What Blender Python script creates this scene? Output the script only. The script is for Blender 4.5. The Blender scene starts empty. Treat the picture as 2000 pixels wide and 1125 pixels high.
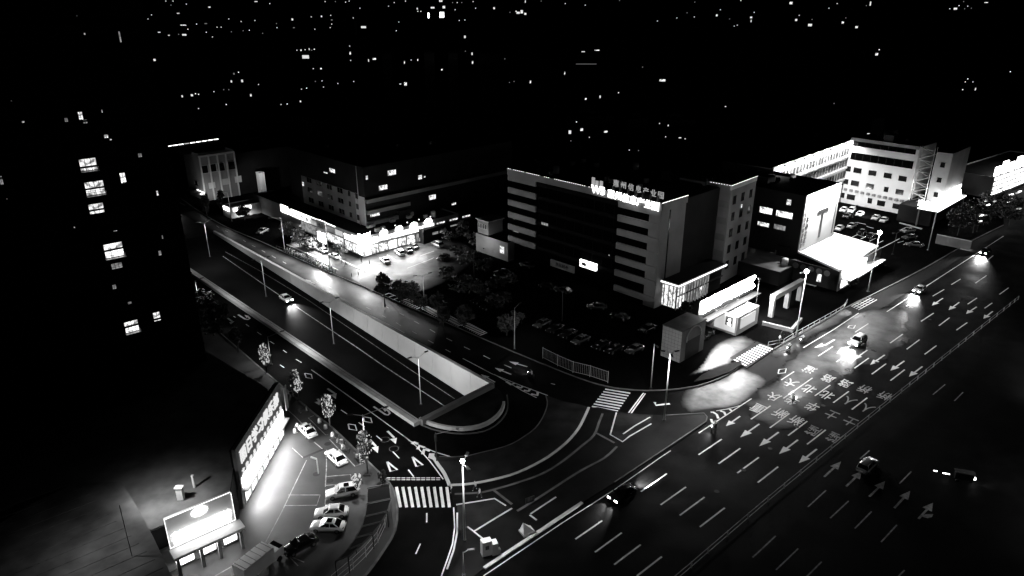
import bpy, math, random
from mathutils import Vector, Matrix, geometry
random.seed(7)
sc = bpy.context.scene
PI = math.pi
# ---------------------------------------------------------------- camera, world, exposure
FPX, PITCH, CAMH = 1400.0, math.radians(21.9), 66.0
cam = bpy.data.objects.new('camera', bpy.data.cameras.new('camera'))
sc.collection.objects.link(cam)
cam.location = (0, 0, CAMH)
cam.rotation_euler = (PI / 2 - PITCH, 0, 0)
cam.data.sensor_width = 36.0
cam.data.lens = 36.0 * FPX / 2000.0
cam.data.clip_start = 0.5
cam.data.clip_end = 6000
sc.camera = cam
w = bpy.data.worlds.new('World'); sc.world = w; w.use_nodes = True
nt = w.node_tree
bg = nt.nodes['Background']
sky = nt.nodes.new('ShaderNodeTexSky'); sky.sky_type = 'NISHITA'; sky.sun_disc = False
sky.sun_elevation = math.radians(-4); sky.sun_rotation = math.radians(200)
bwn = nt.nodes.new('ShaderNodeRGBToBW')
nt.links.new(sky.outputs[0], bwn.inputs[0]); nt.links.new(bwn.outputs[0], bg.inputs[0])
bg.inputs[1].default_value = 0.004
sc.view_settings.view_transform = 'Standard'
sc.view_settings.look = 'None'
sc.view_settings.gamma = 1
sc.view_settings.use_curve_mapping = False
sc.view_settings.exposure = 0
try:
    sc.cycles.use_denoising = True
    sc.cycles.sample_clamp_indirect = 4
    sc.cycles.max_bounces = 5
    sc.cycles.diffuse_bounces = 2
    sc.cycles.glossy_bounces = 2
    sc.cycles.use_light_tree = True
except Exception:
    pass

# ---------------------------------------------------------------- survey helpers: picture point -> point of the place
CP, SP = math.cos(PITCH), math.sin(PITCH)
def ray(px, py):
    x = (px - 1000) / FPX; y = -(py - 562.5) / FPX
    return Vector((x, CP + y * SP, -SP + y * CP))
def G(px, py, z=0.0):
    d = ray(px, py); t = (CAMH - z) / -d.z
    return Vector((d.x * t, d.y * t, z))
def HT(bx, by, ty, z0=0.0):
    Y = G(bx, by, z0).y; v = -(ty - 562.5) / FPX
    return (v * CP * Y - SP * Y) / (CP + v * SP) + CAMH
def on_plane(px, py, o, az):
    """picture point on the vertical plane through o along az -> (s, z)"""
    d = ray(px, py); n = Vector((-math.sin(az), math.cos(az), 0))
    t = n.dot(Vector((o[0], o[1], 0)) - Vector((0, 0, 0))) / n.dot(d)
    p = Vector((0, 0, CAMH)) + d * t
    return ((p.x - o[0]) * math.cos(az) + (p.y - o[1]) * math.sin(az), p.z)
R = math.radians
UA = R(42.3); UD = Vector((math.cos(UA), math.sin(UA), 0)); UN = Vector((math.sin(UA), -math.cos(UA), 0))

# ---------------------------------------------------------------- materials (a black and white photograph: every colour is a grey)
M = {}
def mat(name, v, rough=0.7, metal=0.0, noise=0.0, scale=1.0, bump=0.0, v2=None, rough2=None, coat=0.0, detail=4.0, spec=0.5):
    m = bpy.data.materials.new(name); m.use_nodes = True
    n = m.node_tree; b = n.nodes['Principled BSDF']
    b.inputs['Base Color'].default_value = (v, v, v, 1)
    b.inputs['Roughness'].default_value = rough
    b.inputs['Metallic'].default_value = metal
    b.inputs['Specular IOR Level'].default_value = spec
    if coat: b.inputs['Coat Weight'].default_value = coat
    if v2 is not None or bump or rough2 is not None:
        tc = n.nodes.new('ShaderNodeTexCoord'); nz = n.nodes.new('ShaderNodeTexNoise')
        nz.inputs['Scale'].default_value = scale; nz.inputs['Detail'].default_value = detail
        n.links.new(tc.outputs['Object'], nz.inputs['Vector'])
        if v2 is not None:
            r = n.nodes.new('ShaderNodeValToRGB')
            r.color_ramp.elements[0].position = .3; r.color_ramp.elements[1].position = .7
            r.color_ramp.elements[0].color = (v, v, v, 1); r.color_ramp.elements[1].color = (v2, v2, v2, 1)
            n.links.new(nz.outputs[0], r.inputs[0]); n.links.new(r.outputs[0], b.inputs['Base Color'])
        if rough2 is not None:
            mr = n.nodes.new('ShaderNodeMapRange')
            mr.inputs[1].default_value = .35; mr.inputs[2].default_value = .65
            mr.inputs[3].default_value = rough; mr.inputs[4].default_value = rough2
            nz2 = n.nodes.new('ShaderNodeTexNoise'); nz2.inputs['Scale'].default_value = scale * .35; nz2.inputs['Detail'].default_value = 5
            n.links.new(tc.outputs['Object'], nz2.inputs['Vector'])
            n.links.new(nz2.outputs[0], mr.inputs[0]); n.links.new(mr.outputs[0], b.inputs['Roughness'])
        if bump:
            bp = n.nodes.new('ShaderNodeBump'); bp.inputs['Strength'].default_value = bump; bp.inputs['Distance'].default_value = .05
            nz3 = n.nodes.new('ShaderNodeTexNoise'); nz3.inputs['Scale'].default_value = scale * 6; nz3.inputs['Detail'].default_value = 3
            n.links.new(tc.outputs['Object'], nz3.inputs['Vector'])
            n.links.new(nz3.outputs[0], bp.inputs['Height']); n.links.new(bp.outputs[0], b.inputs['Normal'])
    M[name] = m
    return m
def emat(name, s, v=1.0, scale=None, lo=0.3, sample=True, stretch=(1, 1, 1)):
    m = bpy.data.materials.new(name); m.use_nodes = True
    n = m.node_tree; b = n.nodes['Principled BSDF']
    b.inputs['Base Color'].default_value = (.1, .1, .1, 1)
    b.inputs['Emission Color'].default_value = (v, v, v, 1)
    b.inputs['Emission Strength'].default_value = s
    if scale:
        tc = n.nodes.new('ShaderNodeTexCoord'); mp = n.nodes.new('ShaderNodeMapping'); mp.inputs['Scale'].default_value = stretch
        nz = n.nodes.new('ShaderNodeTexNoise'); nz.inputs['Scale'].default_value = scale; nz.inputs['Detail'].default_value = 3
        mr = n.nodes.new('ShaderNodeMapRange'); mr.inputs[1].default_value = .38; mr.inputs[2].default_value = .6
        mr.inputs[3].default_value = s * lo; mr.inputs[4].default_value = s
        n.links.new(tc.outputs['Object'], mp.inputs[0]); n.links.new(mp.outputs[0], nz.inputs['Vector'])
        n.links.new(nz.outputs[0], mr.inputs[0]); n.links.new(mr.outputs[0], b.inputs['Emission Strength'])
    if not sample:
        try: m.cycles.emission_sampling = 'NONE'
        except Exception: pass
    M[name] = m
    return m
mat('earth', .006, .9, v2=.010, scale=.05, spec=.1)
mat('asphalt', .0015, .75, v2=.004, scale=.4, rough2=.5, bump=.25, spec=.02, detail=9)
mat('asphalt_old', .0012, .75, v2=.0045, scale=.35, rough2=.5, bump=.25, spec=.02, detail=9)
mat('asphalt_deep', .0008, .8, v2=.002, scale=.2, rough2=.6, bump=.25, spec=.04)
mat('paint', .78, .6, v2=.60, scale=1.2)
mat('paint_worn', .42, .7, v2=.12, scale=1.5)
mat('kerbstone', .60, .75, v2=.45, scale=.8)
mat('kerb_dim', .12, .8, v2=.05, scale=.5)
mat('painted_sign_sheen', .010, .6, v2=.085, scale=.16, rough2=.3, bump=.2, spec=.4)
mat('painted_reflection', .003, .6, v2=.14, scale=.3, rough2=.25, bump=.6, spec=.3, detail=10)
mat('painted_light', .03, .6, v2=.13, scale=.5, rough2=.35, bump=.2, spec=.35)
mat('yard', .0018, .85, v2=.004, scale=.1, spec=.0)
mat('paving', .055, .7, v2=.028, scale=.22, rough2=.45, bump=.3, spec=.3)
mat('paving_dark', .010, .7, v2=.0035, scale=.3, rough2=.5, bump=.3, spec=.05, detail=8)
mat('turf', .006, .95, v2=.022, scale=.3, bump=.6, spec=.1)
mat('concrete', .50, .85, v2=.42, scale=.25, bump=.15)
mat('concrete_dim', .20, .85, v2=.14, scale=.3)
mat('render_pale', .62, .8, v2=.52, scale=.12)
mat('render_mid', .26, .85, v2=.18, scale=.15, spec=.2)
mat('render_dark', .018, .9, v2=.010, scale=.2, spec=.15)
mat('roofing', .016, .9, v2=.008, scale=.15, spec=.1)
mat('roofing_pale', .16, .8, v2=.06, scale=.35, detail=9)
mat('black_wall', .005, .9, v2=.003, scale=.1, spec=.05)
mat('glass_dark', .006, .12)
mat('glass_far', .0015, .9, spec=.0)
mat('steel', .45, .4, metal=.6)
mat('galvanised', .55, .45, metal=.3)
mat('dark_steel', .04, .5, metal=.4)
mat('rubber', .01, .8)
mat('car_white', .80, .25, coat=.6)
mat('car_silver', .40, .25, metal=.5, coat=.5)
mat('car_grey', .12, .25, metal=.5, coat=.5)
mat('car_black', .01, .12, coat=1.0)
mat('car_glass', .004, .06)
mat('rim', .35, .3, metal=.9)
mat('lens', .6, .1)
mat('red_lens', .1, .2)
mat('leaf', .035, .7, v2=.07, scale=1.0)
mat('leaf_black', .010, .8, v2=.018, scale=1.0)
mat('bark', .05, .9, v2=.03, scale=4)
mat('skin', .35, .6); mat('cloth_pale', .6, .9, v2=.5, scale=8); mat('cloth_dark', .02, .9, v2=.03, scale=8); mat('hair', .01, .6)
mat('plastic_white', .6, .5); mat('plastic_dark', .03, .4)
mat('panel_board', .55, .5, v2=.48, scale=.4)
def light_fade(name, base):  # blends painted light out towards the sheet edges
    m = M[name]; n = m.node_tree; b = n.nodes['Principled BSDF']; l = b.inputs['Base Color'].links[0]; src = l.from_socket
    at = n.nodes.new('ShaderNodeAttribute'); at.attribute_name = 'light_fade'; mx = n.nodes.new('ShaderNodeMixRGB'); mx.inputs[1].default_value = (base, base, base, 1)
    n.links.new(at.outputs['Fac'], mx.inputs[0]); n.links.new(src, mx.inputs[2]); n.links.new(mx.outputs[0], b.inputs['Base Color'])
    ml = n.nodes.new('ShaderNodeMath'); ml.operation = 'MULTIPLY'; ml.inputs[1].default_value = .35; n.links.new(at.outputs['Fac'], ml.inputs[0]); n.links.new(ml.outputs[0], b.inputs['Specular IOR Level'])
light_fade('painted_reflection', .003); light_fade('painted_light', .003); light_fade('painted_sign_sheen', .003)
emat('glow_soft', .35, scale=1.2, lo=.3, sample=False)
emat('glow_window', 1.5, scale=1.4, lo=.12, sample=False)
emat('glow_room', 2.2, scale=.9, lo=.15)
emat('glow_far', .8, sample=False)
emat('glow_far_dim', .16, sample=False)
emat('glow_sign', 7.0)
emat('glow_sign_strong', 60.0)
emat('glow_sign_dim', .55, sample=False)
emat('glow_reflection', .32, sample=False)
emat('glow_lamp', 60.0)
emat('glow_letter', .8, sample=False)
emat('glow_led', 3.0, sample=False)
emat('glow_fairy', .55, sample=False)
emat('glow_head', 25.0, sample=False)
emat('glow_tail', 1.2, sample=False)
emat('glow_shop', 4.0, scale=1.2, lo=.3)

# ---------------------------------------------------------------- object helpers
COL = sc.collection
def tag(o, label=None, cat=None, group=None, kind=None):
    if label: o['label'] = label
    if cat: o['category'] = cat
    if group: o['group'] = group
    if kind: o['kind'] = kind
    return o
def empty(name, loc, rz=0.0, label=None, cat=None, group=None):
    o = bpy.data.objects.new(name, None); COL.objects.link(o)
    o.location = loc; o.rotation_euler = (0, 0, rz); o.empty_display_size = .2
    return tag(o, label, cat, group)
def copy_tree(o, parent=None):
    c = o.copy(); COL.objects.link(c)
    if parent is not None: c.parent = parent
    for ch in list(o.children): copy_tree(ch, c)
    return c
class MB:
    def __init__(s): s.v = []; s.f = []
    def add(s, vs, fs):
        n = len(s.v); s.v += [tuple(x) for x in vs]; s.f += [tuple(i + n for i in f) for f in fs]; return s
    def quad(s, *p): return s.add(p, [tuple(range(len(p)))])
    def box(s, cx, cy, cz, sx, sy, sz, rz=0.0):
        c, q = math.cos(rz), math.sin(rz); vs = []
        for dz in (-.5, .5):
            for dx, dy in ((-.5, -.5), (.5, -.5), (.5, .5), (-.5, .5)):
                x, y = dx * sx, dy * sy
                vs.append((cx + x * c - y * q, cy + x * q + y * c, cz + dz * sz))
        return s.add(vs, [(3, 2, 1, 0), (4, 5, 6, 7), (0, 1, 5, 4), (1, 2, 6, 5), (2, 3, 7, 6), (3, 0, 4, 7)])
    def bar(s, a, b, wd, h):
        """box from a to b (centres of the ends), width wd across, height h along z"""
        a = Vector(a); b = Vector(b); d = (b - a)
        n = Vector((-d.y, d.x, 0)); n = n.normalized() * (wd / 2) if n.length > 1e-6 else Vector((wd / 2, 0, 0))
        u = Vector((0, 0, h / 2)) if abs(d.normalized().z) < .9 else Vector((0, h / 2, 0))
        vs = [a - n - u, a + n - u, a + n + u, a - n + u, b - n - u, b + n - u, b + n + u, b - n + u]
        return s.add(vs, [(0, 1, 2, 3), (7, 6, 5, 4), (0, 4, 5, 1), (1, 5, 6, 2), (2, 6, 7, 3), (3, 7, 4, 0)])
    def prism(s, pts, z0, z1):
        n = len(pts)
        lo = [(p[0], p[1], z0) for p in pts]; hi = [(p[0], p[1], z1) for p in pts]
        tri = geometry.tessellate_polygon([[Vector((p[0], p[1], 0)) for p in pts]])
        fs = [tuple(i + n for i in t) for t in tri] + [(i, (i + 1) % n, (i + 1) % n + n, i + n) for i in range(n)]
        return s.add(lo + hi, fs)
    def tube(s, a, b, r0, r1=None, n=8, cap=True):
        a = Vector(a); b = Vector(b); r1 = r0 if r1 is None else r1
        d = (b - a).normalized(); x = d.orthogonal().normalized(); y = d.cross(x); vs = []
        for p, r in ((a, r0), (b, r1)):
            for i in range(n):
                t = 2 * PI * i / n; vs.append(p + (x * math.cos(t) + y * math.sin(t)) * r)
        fs = [(i, (i + 1) % n, (i + 1) % n + n, i + n) for i in range(n)]
        if cap: fs += [tuple(range(n - 1, -1, -1)), tuple(range(n, 2 * n))]
        return s.add(vs, fs)
    def ball(s, c, rx, ry=None, rz=None, n=8, m=5):
        ry = rx if ry is None else ry; rz = rx if rz is None else rz; vs = []; fs = []
        for j in range(m + 1):
            ph = PI * j / m
            for i in range(n):
                t = 2 * PI * i / n
                vs.append((c[0] + rx * math.sin(ph) * math.cos(t), c[1] + ry * math.sin(ph) * math.sin(t), c[2] + rz * math.cos(ph)))
        for j in range(m):
            for i in range(n):
                fs.append((j * n + i, (j + 1) * n + i, (j + 1) * n + (i + 1) % n, j * n + (i + 1) % n))
        return s.add(vs, fs)
    def strip(s, pts, wd, z, h=None):
        """ribbon of width wd along pts; with h a raised kerb"""
        pts = [Vector((p[0], p[1], 0)) for p in pts]; L = []; Rr = []
        for i, p in enumerate(pts):
            a = pts[max(i - 1, 0)]; b = pts[min(i + 1, len(pts) - 1)]
            d = (b - a).normalized(); n = Vector((-d.y, d.x, 0)) * (wd / 2)
            L.append(p + n); Rr.append(p - n)
        for i in range(len(pts) - 1):
            a, b, c, d = Rr[i], Rr[i + 1], L[i + 1], L[i]
            if h is None:
                s.quad((a.x, a.y, z), (b.x, b.y, z), (c.x, c.y, z), (d.x, d.y, z))
            else:
                vs = [(q.x, q.y, z) for q in (a, b, c, d)] + [(q.x, q.y, z + h) for q in (a, b, c, d)]
                s.add(vs, [(3, 2, 1, 0), (4, 5, 6, 7), (0, 1, 5, 4), (1, 2, 6, 5), (2, 3, 7, 6), (3, 0, 4, 7)])
        return s
    def build(s, name, m, parent=None, world=False, smooth=False):
        off = parent.location if (world and parent is not None) else Vector((0, 0, 0))
        me = bpy.data.meshes.new(name)
        me.from_pydata([(x - off[0], y - off[1], z - off[2]) for x, y, z in s.v], [], s.f)
        me.materials.append(M[m] if isinstance(m, str) else m)
        if smooth:
            for p in me.polygons: p.use_smooth = True
        me.update()
        o = bpy.data.objects.new(name, me); COL.objects.link(o)
        if parent is not None: o.parent = parent
        return o
def struct(name, mb, m, label=None, parent=None):
    o = mb.build(name, m, parent)
    if parent is None: o['kind'] = 'structure'
    if label: o['label'] = label
    return o
def resample(pts, step):
    pts = [Vector((p[0], p[1], 0)) for p in pts]; out = []
    # Catmull-Rom
    for i in range(len(pts) - 1):
        p0 = pts[max(i - 1, 0)]; p1 = pts[i]; p2 = pts[i + 1]; p3 = pts[min(i + 2, len(pts) - 1)]
        n = max(1, int((p2 - p1).length / step))
        for k in range(n):
            t = k / n
            out.append(.5 * ((2 * p1) + (-p0 + p2) * t + (2 * p0 - 5 * p1 + 4 * p2 - p3) * t * t + (-p0 + 3 * p1 - 3 * p2 + p3) * t ** 3))
    out.append(pts[-1]); return out
def GP(pts, z=0.0): return [G(x, y, z) for x, y in pts]
def spot(name, loc, energy, angle=150, blend=.6, target=None, parent=None, size=.25):
    l = bpy.data.lights.new(name, 'SPOT'); l.energy = energy; l.spot_size = R(angle); l.spot_blend = blend; l.shadow_soft_size = size
    o = bpy.data.objects.new(name, l); COL.objects.link(o); o.location = loc
    if parent is not None: o.parent = parent
    if target is not None:
        o.rotation_euler = (Vector(target) - Vector(loc)).to_track_quat('-Z', 'Y').to_euler()
    return o
def area(name, loc, energy, sx, sy, target, parent=None, spread=180):
    l = bpy.data.lights.new(name, 'AREA'); l.energy = energy; l.shape = 'RECTANGLE'; l.size = sx; l.size_y = sy; l.spread = R(spread)
    o = bpy.data.objects.new(name, l); COL.objects.link(o); o.location = loc
    if parent is not None: o.parent = parent
    o.rotation_euler = (Vector(target) - Vector(loc)).to_track_quat('-Z', 'Y').to_euler()
    return o
ordn = ['first', 'second', 'third', 'fourth', 'fifth', 'sixth', 'seventh', 'eighth', 'ninth', 'tenth', 'eleventh', 'twelfth', '13th', '14th', '15th', '16th', '17th', '18th', '19th', '20th', '21st', '22nd', '23rd', '24th', '25th', '26th', '27th', '28th', '29th', '30th', '31st', '32nd', '33rd', '34th', '35th', '36th']

# ================================================================ SETTING
ZT = 0.7                                   # top of the underpass parapet
PA, PB = G(960, 751, ZT), G(820, 822, ZT)   # portal ends (far, near)
PC, PD = G(330, 404, ZT), G(358, 515, ZT)
dF = (PC - PA).normalized(); dN = (PD - PB).normalized()
TL = 128.0
def zf(s): return min(-.02, -5.4 + .043 * s)
def GF(px, py):
    z = -3.0
    for _ in range(25):
        p = G(px, py, z); s = (p - PA).dot(dF); z = zf(max(s, 0))
    return G(px, py, z)
FA = PA; NA = PB; FE = PA + dF * TL; NE_ = PB + dN * TL
hole = [FA, FE, NE_, NA]
def sheet(name, outer, z, m, holes=None, label=None):
    loops = [[Vector((p[0], p[1], 0)) for p in outer]]
    if holes: loops += [[Vector((p[0], p[1], 0)) for p in h] for h in holes]
    tri = geometry.tessellate_polygon(loops)
    vs = [(p.x, p.y, z) for l in loops for p in l]
    mb = MB(); mb.v = vs; mb.f = []
    for t in tri:
        a, b, c = (Vector(vs[i]) for i in t)
        mb.f.append(tuple(t) if (b - a).cross(c - a).z > 0 else (t[0], t[2], t[1]))
    return struct(name, mb, m, label)
ground = sheet('ground', [(-3000, -200), (3000, -200), (3000, 5000), (-3000, 5000)], 0, 'earth', [hole], 'dark city ground reaching to the horizon')
side_c = (PA + PB) / 2
sR = Vector((-dF.y, dF.x, 0))
side_road = sheet('side_road', [side_c + dF * 260 + sR * -30, side_c + dF * -70 + sR * -42, side_c + dF * -70 + sR * 46, side_c + dF * 20 + sR * 34, side_c + dF * 260 + sR * 30],
                  .004, 'asphalt', [hole], 'dark asphalt service roads either side of the sunken road')
K0 = G(1137, 985)
main_road = sheet('main_road', [K0 - UD * 90, K0 - UD * 90 + UN * 52, K0 + UD * 420 + UN * 52, K0 + UD * 420, K0 + UD * 60 - UN * 0.5], .008, 'asphalt_old',
                  None, 'wide wet asphalt avenue with many lanes')
# sunken road
fl = MB()
sts = [-30, 0, 20, 40, 60, 80, 100, 120, TL]
for a, b in zip(sts[:-1], sts[1:]):
    za, zb = (zf(max(a, 0)), zf(max(b, 0)))
    p = [PA + dF * a, PB + dN * a, PB + dN * b, PA + dF * b]
    fl.quad((p[0].x, p[0].y, za), (p[1].x, p[1].y, za), (p[2].x, p[2].y, zb), (p[3].x, p[3].y, zb))
underpass_road = struct('underpass_road', fl, 'asphalt_deep', 'sunken dark road running down into the underpass')
def trench_wall(P, d, side, name, label, thick=.55):
    root = empty(name, P, 0, label, None); root['kind'] = 'structure'
    n = Vector((-d.y, d.x, 0)) * side
    st = 6.0; k = 0; s = 0.0
    while s < TL:
        e = min(s + st, TL); mb = MB()
        a, b = P + d * (s + .04), P + d * (e - .04)
        vs = []
        for q, zb in ((a, zf(s) - .3), (b, zf(e) - .3)):
            for off in (0, thick):
                r = q + n * off
                vs += [(r.x, r.y, zb), (r.x, r.y, ZT - .08)]
        mb.add(vs, [(0, 4, 5, 1), (2, 3, 7, 6), (0, 1, 3, 2), (4, 6, 7, 5), (1, 5, 7, 3)])
        mb.build('wall_panel', 'concrete', root, world=True)
        s = e; k += 1
    mb = MB(); mb.bar(P + d * 0 + n * thick / 2 + Vector((0, 0, -.0)), P + d * TL + n * thick / 2, thick + .14, .16)
    mb.build('coping', 'kerbstone', root, world=True)
    return root
trench_wall(PA, dF, -1 if (Vector((-dF.y, dF.x, 0)).dot(PB - PA) > 0) else 1, 'retaining_wall', 'tall pale concrete panel wall on the far side of the sunken road')
trench_wall(PB, dN, -1 if (Vector((-dN.y, dN.x, 0)).dot(PA - PB) > 0) else 1, 'retaining_wall', 'near concrete wall of the sunken road with its pale top ledge', 1.15)
nr = Vector((-dN.y, dN.x, 0)) * (1 if Vector((-dN.y, dN.x, 0)).dot(PA - PB) > 0 else -1)
wr = [o for o in COL.objects if o.name.startswith('retaining_wall')][1]
for i in range(9):  # unseen lamps added to light the far trench wall
    s = 6 + i * 12; q = PB + dN * s + nr * .25; t = PA + dF * s
    MB().box(q.x, q.y, ZT - .45, .3, .3, .18).build('wall_lamp', 'dark_steel', wr, world=True)  # housing of an added lamp, not a real wall lamp
    q2 = q + nr * .35
    sp = spot('lamp_light', (q2.x - wr.location.x, q2.y - wr.location.y, -.35), (5200, 4200, 2800, 2000, 1500, 1100, 900, 700, 600)[i], 125, 1.0, parent=wr)
    sp.rotation_euler = (Vector((t.x, t.y, -1.6)) - Vector((q2.x, q2.y, .35))).to_track_quat('-Z', 'Y').to_euler()
cap = MB(); cap.bar(PA - dF * .35 , PB - dN * .35, .9, .9)
cap.bar(PA - dF * .3 + Vector((0, 0, -1.2)), PB - dN * .3 + Vector((0, 0, -1.2)), .6, 1.5)
struct('portal_beam', cap, 'concrete_dim', 'concrete beam over the mouth of the underpass')

# pavements, islands
def slab(name, px, z, m, label, kind='structure', z0=0.0):
    mb = MB().prism(GP(px), z0 + .02, z)
    return struct(name, mb, m, label)
shop_kerb = [(340, 575), (390, 618), (440, 660), (500, 712), (560, 763), (609, 805), (648.6, 836), (702, 887), (745, 928), (760, 944), (770, 960), (776, 996), (772, 1036), (752, 1072), (716, 1122), (660, 1180), (600, 1240)]
slab('pavement', shop_kerb + [(-700, 1240), (-900, 700), (100, 560)], .12, 'paving', 'shop forecourt and pavement inside the curved kerb')
right_kerb = [(330, 372), (420, 432), (518, 476), (630, 527), (700, 556), (777, 590), (870, 630), (963, 671), (1088, 723), (1170, 752), (1230, 762), (1290, 763), (1360, 755), (1420, 733), (1446, 716), (1450, 706)]
rk2 = [(1512, 682), (1545, 663), (1600, 632), (1655, 600), (1712, 572), (1800, 527), (1900, 470), (1960, 440)]
slab('pavement', right_kerb + [(1436, 696)] + [(1500, 672)] + rk2 + [(1960, 330), (1200, 300), (600, 290), (330, 320)], .12, 'yard', 'pavement and forecourts in front of the office buildings')
k = MB(); k.strip(resample(GP(shop_kerb), 1.5), .3, .02, .16); struct('kerb', k, 'kerb_dim', 'curved kerb of the shop forecourt')
k = MB(); k.strip(resample(GP(right_kerb), 2), .25, .02, .15); k.strip(resample(GP(rk2), 2), .25, .02, .15); struct('kerb', k, 'kerb_dim', 'kerb in front of the office buildings')
# median beside the near wall and round nose in front of the portal
nose = [(820, 822), (842, 831), (870, 838), (905, 841), (938, 836), (962, 824), (978, 808), (984, 790), (980, 770), (962, 753)]
nz_ = resample(GP(nose), 1.0)
mb = MB(); mb.prism([tuple(p) for p in nz_], .03, .3); struct('median_nose', mb, 'turf', 'dark planted half-round end of the median before the underpass')
k = MB(); k.strip(nz_[:int(len(nz_) * .74)], .45, .03, .65); struct('low_wall', k, 'concrete', 'low pale curved wall round the median nose')
k = MB(); k.strip(resample(GP([(816, 827), (842, 838), (872, 845), (905, 848), (945, 843), (972, 828), (988, 808), (992, 790), (990, 772)]), 1), .25, .01, .12)
k.strip([G(352, 519) , G(600, 686.5), G(816, 827)], .25, .01, .12)
struct('kerb', k, 'kerb_dim', 'thin kerb line round the median')
# grass island between the turning road and the cycle path
dimc = [(845, 893), (858, 893), (884, 894), (912, 892), (940, 885), (970, 878), (1000, 868), (1025, 853), (1045, 838), (1058, 820), (1067, 800), (1069, 785), (1066, 773)]
lightc = [(1150, 797), (1142, 815), (1130, 838), (1115, 857), (1097, 874), (1072, 893), (1044, 909), (1012, 924), (980, 934), (940, 943), (905, 948), (878, 949)]
leftk = [(878, 949), (868, 926), (858, 912), (845, 893)]
slab('grass_island', [tuple(p) for p in dimc] + [(1100, 785), (1135, 792)] + lightc + leftk[1:-1], .14, 'turf', 'dark grass island between the turning lane and the path')
k = MB(); k.strip(resample(GP(lightc), 1.2), .42, .06, .14); k.strip(resample(GP(leftk), 1), .5, .05, .15)
struct('kerb', k, 'kerbstone', 'wide pale curved kerb along the grass island')
k = MB(); k.strip(resample(GP(dimc[1:]), 1.2), .2, .05, .11); struct('kerb', k, 'kerb_dim', 'thin dim kerb along the turning lane')
isl = lightc[::-1] + [(1168, 796), (1205, 804), (1250, 810), (1300, 812), (1345, 810), (1375, 808), (1381, 815), (1379, 824), (1330, 860), (1260, 905), (1137, 983), (946, 1111), (870, 1165), (862, 1160), (878, 1115), (890, 1065), (892, 1030), (888, 990)]
slab('traffic_island', isl, .10, 'paving_dark', 'paved corner island crossed by pale kerb lines')
k = MB()
for pl in ([(888, 965), (940, 962), (962, 957), (1010, 943), (1060, 925), (1100, 900), (1135, 872), (1160, 850), (1170, 825), (1177, 808)],
           [(1165, 846), (1200, 865)], [(1205, 872), (1180, 895), (1130, 922), (1040, 980), (1010, 998)], [(965, 958), (1000, 985)]):
    k.strip(resample(GP(pl, .1), 1.2), .38, .105, .03)
struct('kerb', k, 'kerb_dim', 'dim edging strips of the cycle path')
k = MB()
for pl in ([(1204, 806), (1192, 849), (1216, 863), (1230, 852), (1272, 828)], [(1217, 848), (1240, 832), (1270, 815)], [(891, 986), (930, 980), (966, 974), (988, 988)], [(1000, 993), (965, 1014), (926, 1038)],
           [(913, 1029), (945, 1054)], [(893, 1002), (893, 1040), (886, 1075), (873, 1112)], [(1036, 1004), (1086, 971)], [(1035, 1006), (1048, 1016)]):
    k.strip(GP(pl, .1), .22, .104, .05)
struct('kerb', k, 'kerbstone', 'thin pale kerbs of the corner island beds')
k = MB(); k.strip([G(946, 1111), G(1137, 983)], .5, .05, .14); struct('kerb', k, 'kerbstone', 'long broad pale kerb beside the avenue')
k = MB(); k.strip([G(1200, 943), G(1280, 890), G(1379, 824), G(1381, 815), G(1375, 808), G(1345, 809.5), G(1300, 812)], .2, .05, .10); struct('kerb', k, 'kerb_dim', 'thin kerb round the pointed island tip')
for px_, lab in (([(893, 988), (965, 976), (998, 993), (926, 1037), (895, 1037)], 'grass bed in the near corner of the island'), ([(1206, 808), (1195, 848), (1215, 861), (1270, 826), (1275, 812)], 'grass bed in the far corner of the island')):
    slab('grass_bed', px_, .125, 'turf', lab)
# planter island at the office corner, planter rows
def ragged(px, seed, amp=.8):
    rn = random.Random(seed); P = resample(GP(px) + [G(*px[0])], 2.0)[:-1]
    return [q + Vector((rn.uniform(-amp, amp), rn.uniform(-amp, amp), 0)) for q in P]
def brightened(name, pts, z, m, label, edge=0.0, fade=5.0):  # ground sheet whose painted light fades at its rim
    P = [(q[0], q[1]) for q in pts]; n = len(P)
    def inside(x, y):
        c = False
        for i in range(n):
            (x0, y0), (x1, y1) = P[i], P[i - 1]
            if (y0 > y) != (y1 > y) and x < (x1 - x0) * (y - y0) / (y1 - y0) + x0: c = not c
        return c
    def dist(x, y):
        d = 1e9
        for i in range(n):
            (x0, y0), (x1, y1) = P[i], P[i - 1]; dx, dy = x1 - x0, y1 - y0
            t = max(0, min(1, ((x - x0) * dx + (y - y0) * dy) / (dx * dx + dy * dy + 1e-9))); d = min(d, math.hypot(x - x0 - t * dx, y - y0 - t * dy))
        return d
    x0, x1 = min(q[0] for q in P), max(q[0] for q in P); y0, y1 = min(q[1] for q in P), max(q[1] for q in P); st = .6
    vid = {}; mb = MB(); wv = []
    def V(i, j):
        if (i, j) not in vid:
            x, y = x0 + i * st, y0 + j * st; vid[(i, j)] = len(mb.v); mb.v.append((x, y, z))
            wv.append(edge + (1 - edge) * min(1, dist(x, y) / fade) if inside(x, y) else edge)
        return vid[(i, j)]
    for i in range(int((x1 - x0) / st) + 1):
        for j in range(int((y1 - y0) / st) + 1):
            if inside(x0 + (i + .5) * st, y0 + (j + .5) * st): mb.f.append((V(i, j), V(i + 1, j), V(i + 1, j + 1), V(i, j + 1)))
    o = struct(name, mb, m, label); a = o.data.attributes.new('light_fade', 'FLOAT', 'POINT'); a.data.foreach_set('value', wv)
    return o
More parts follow.
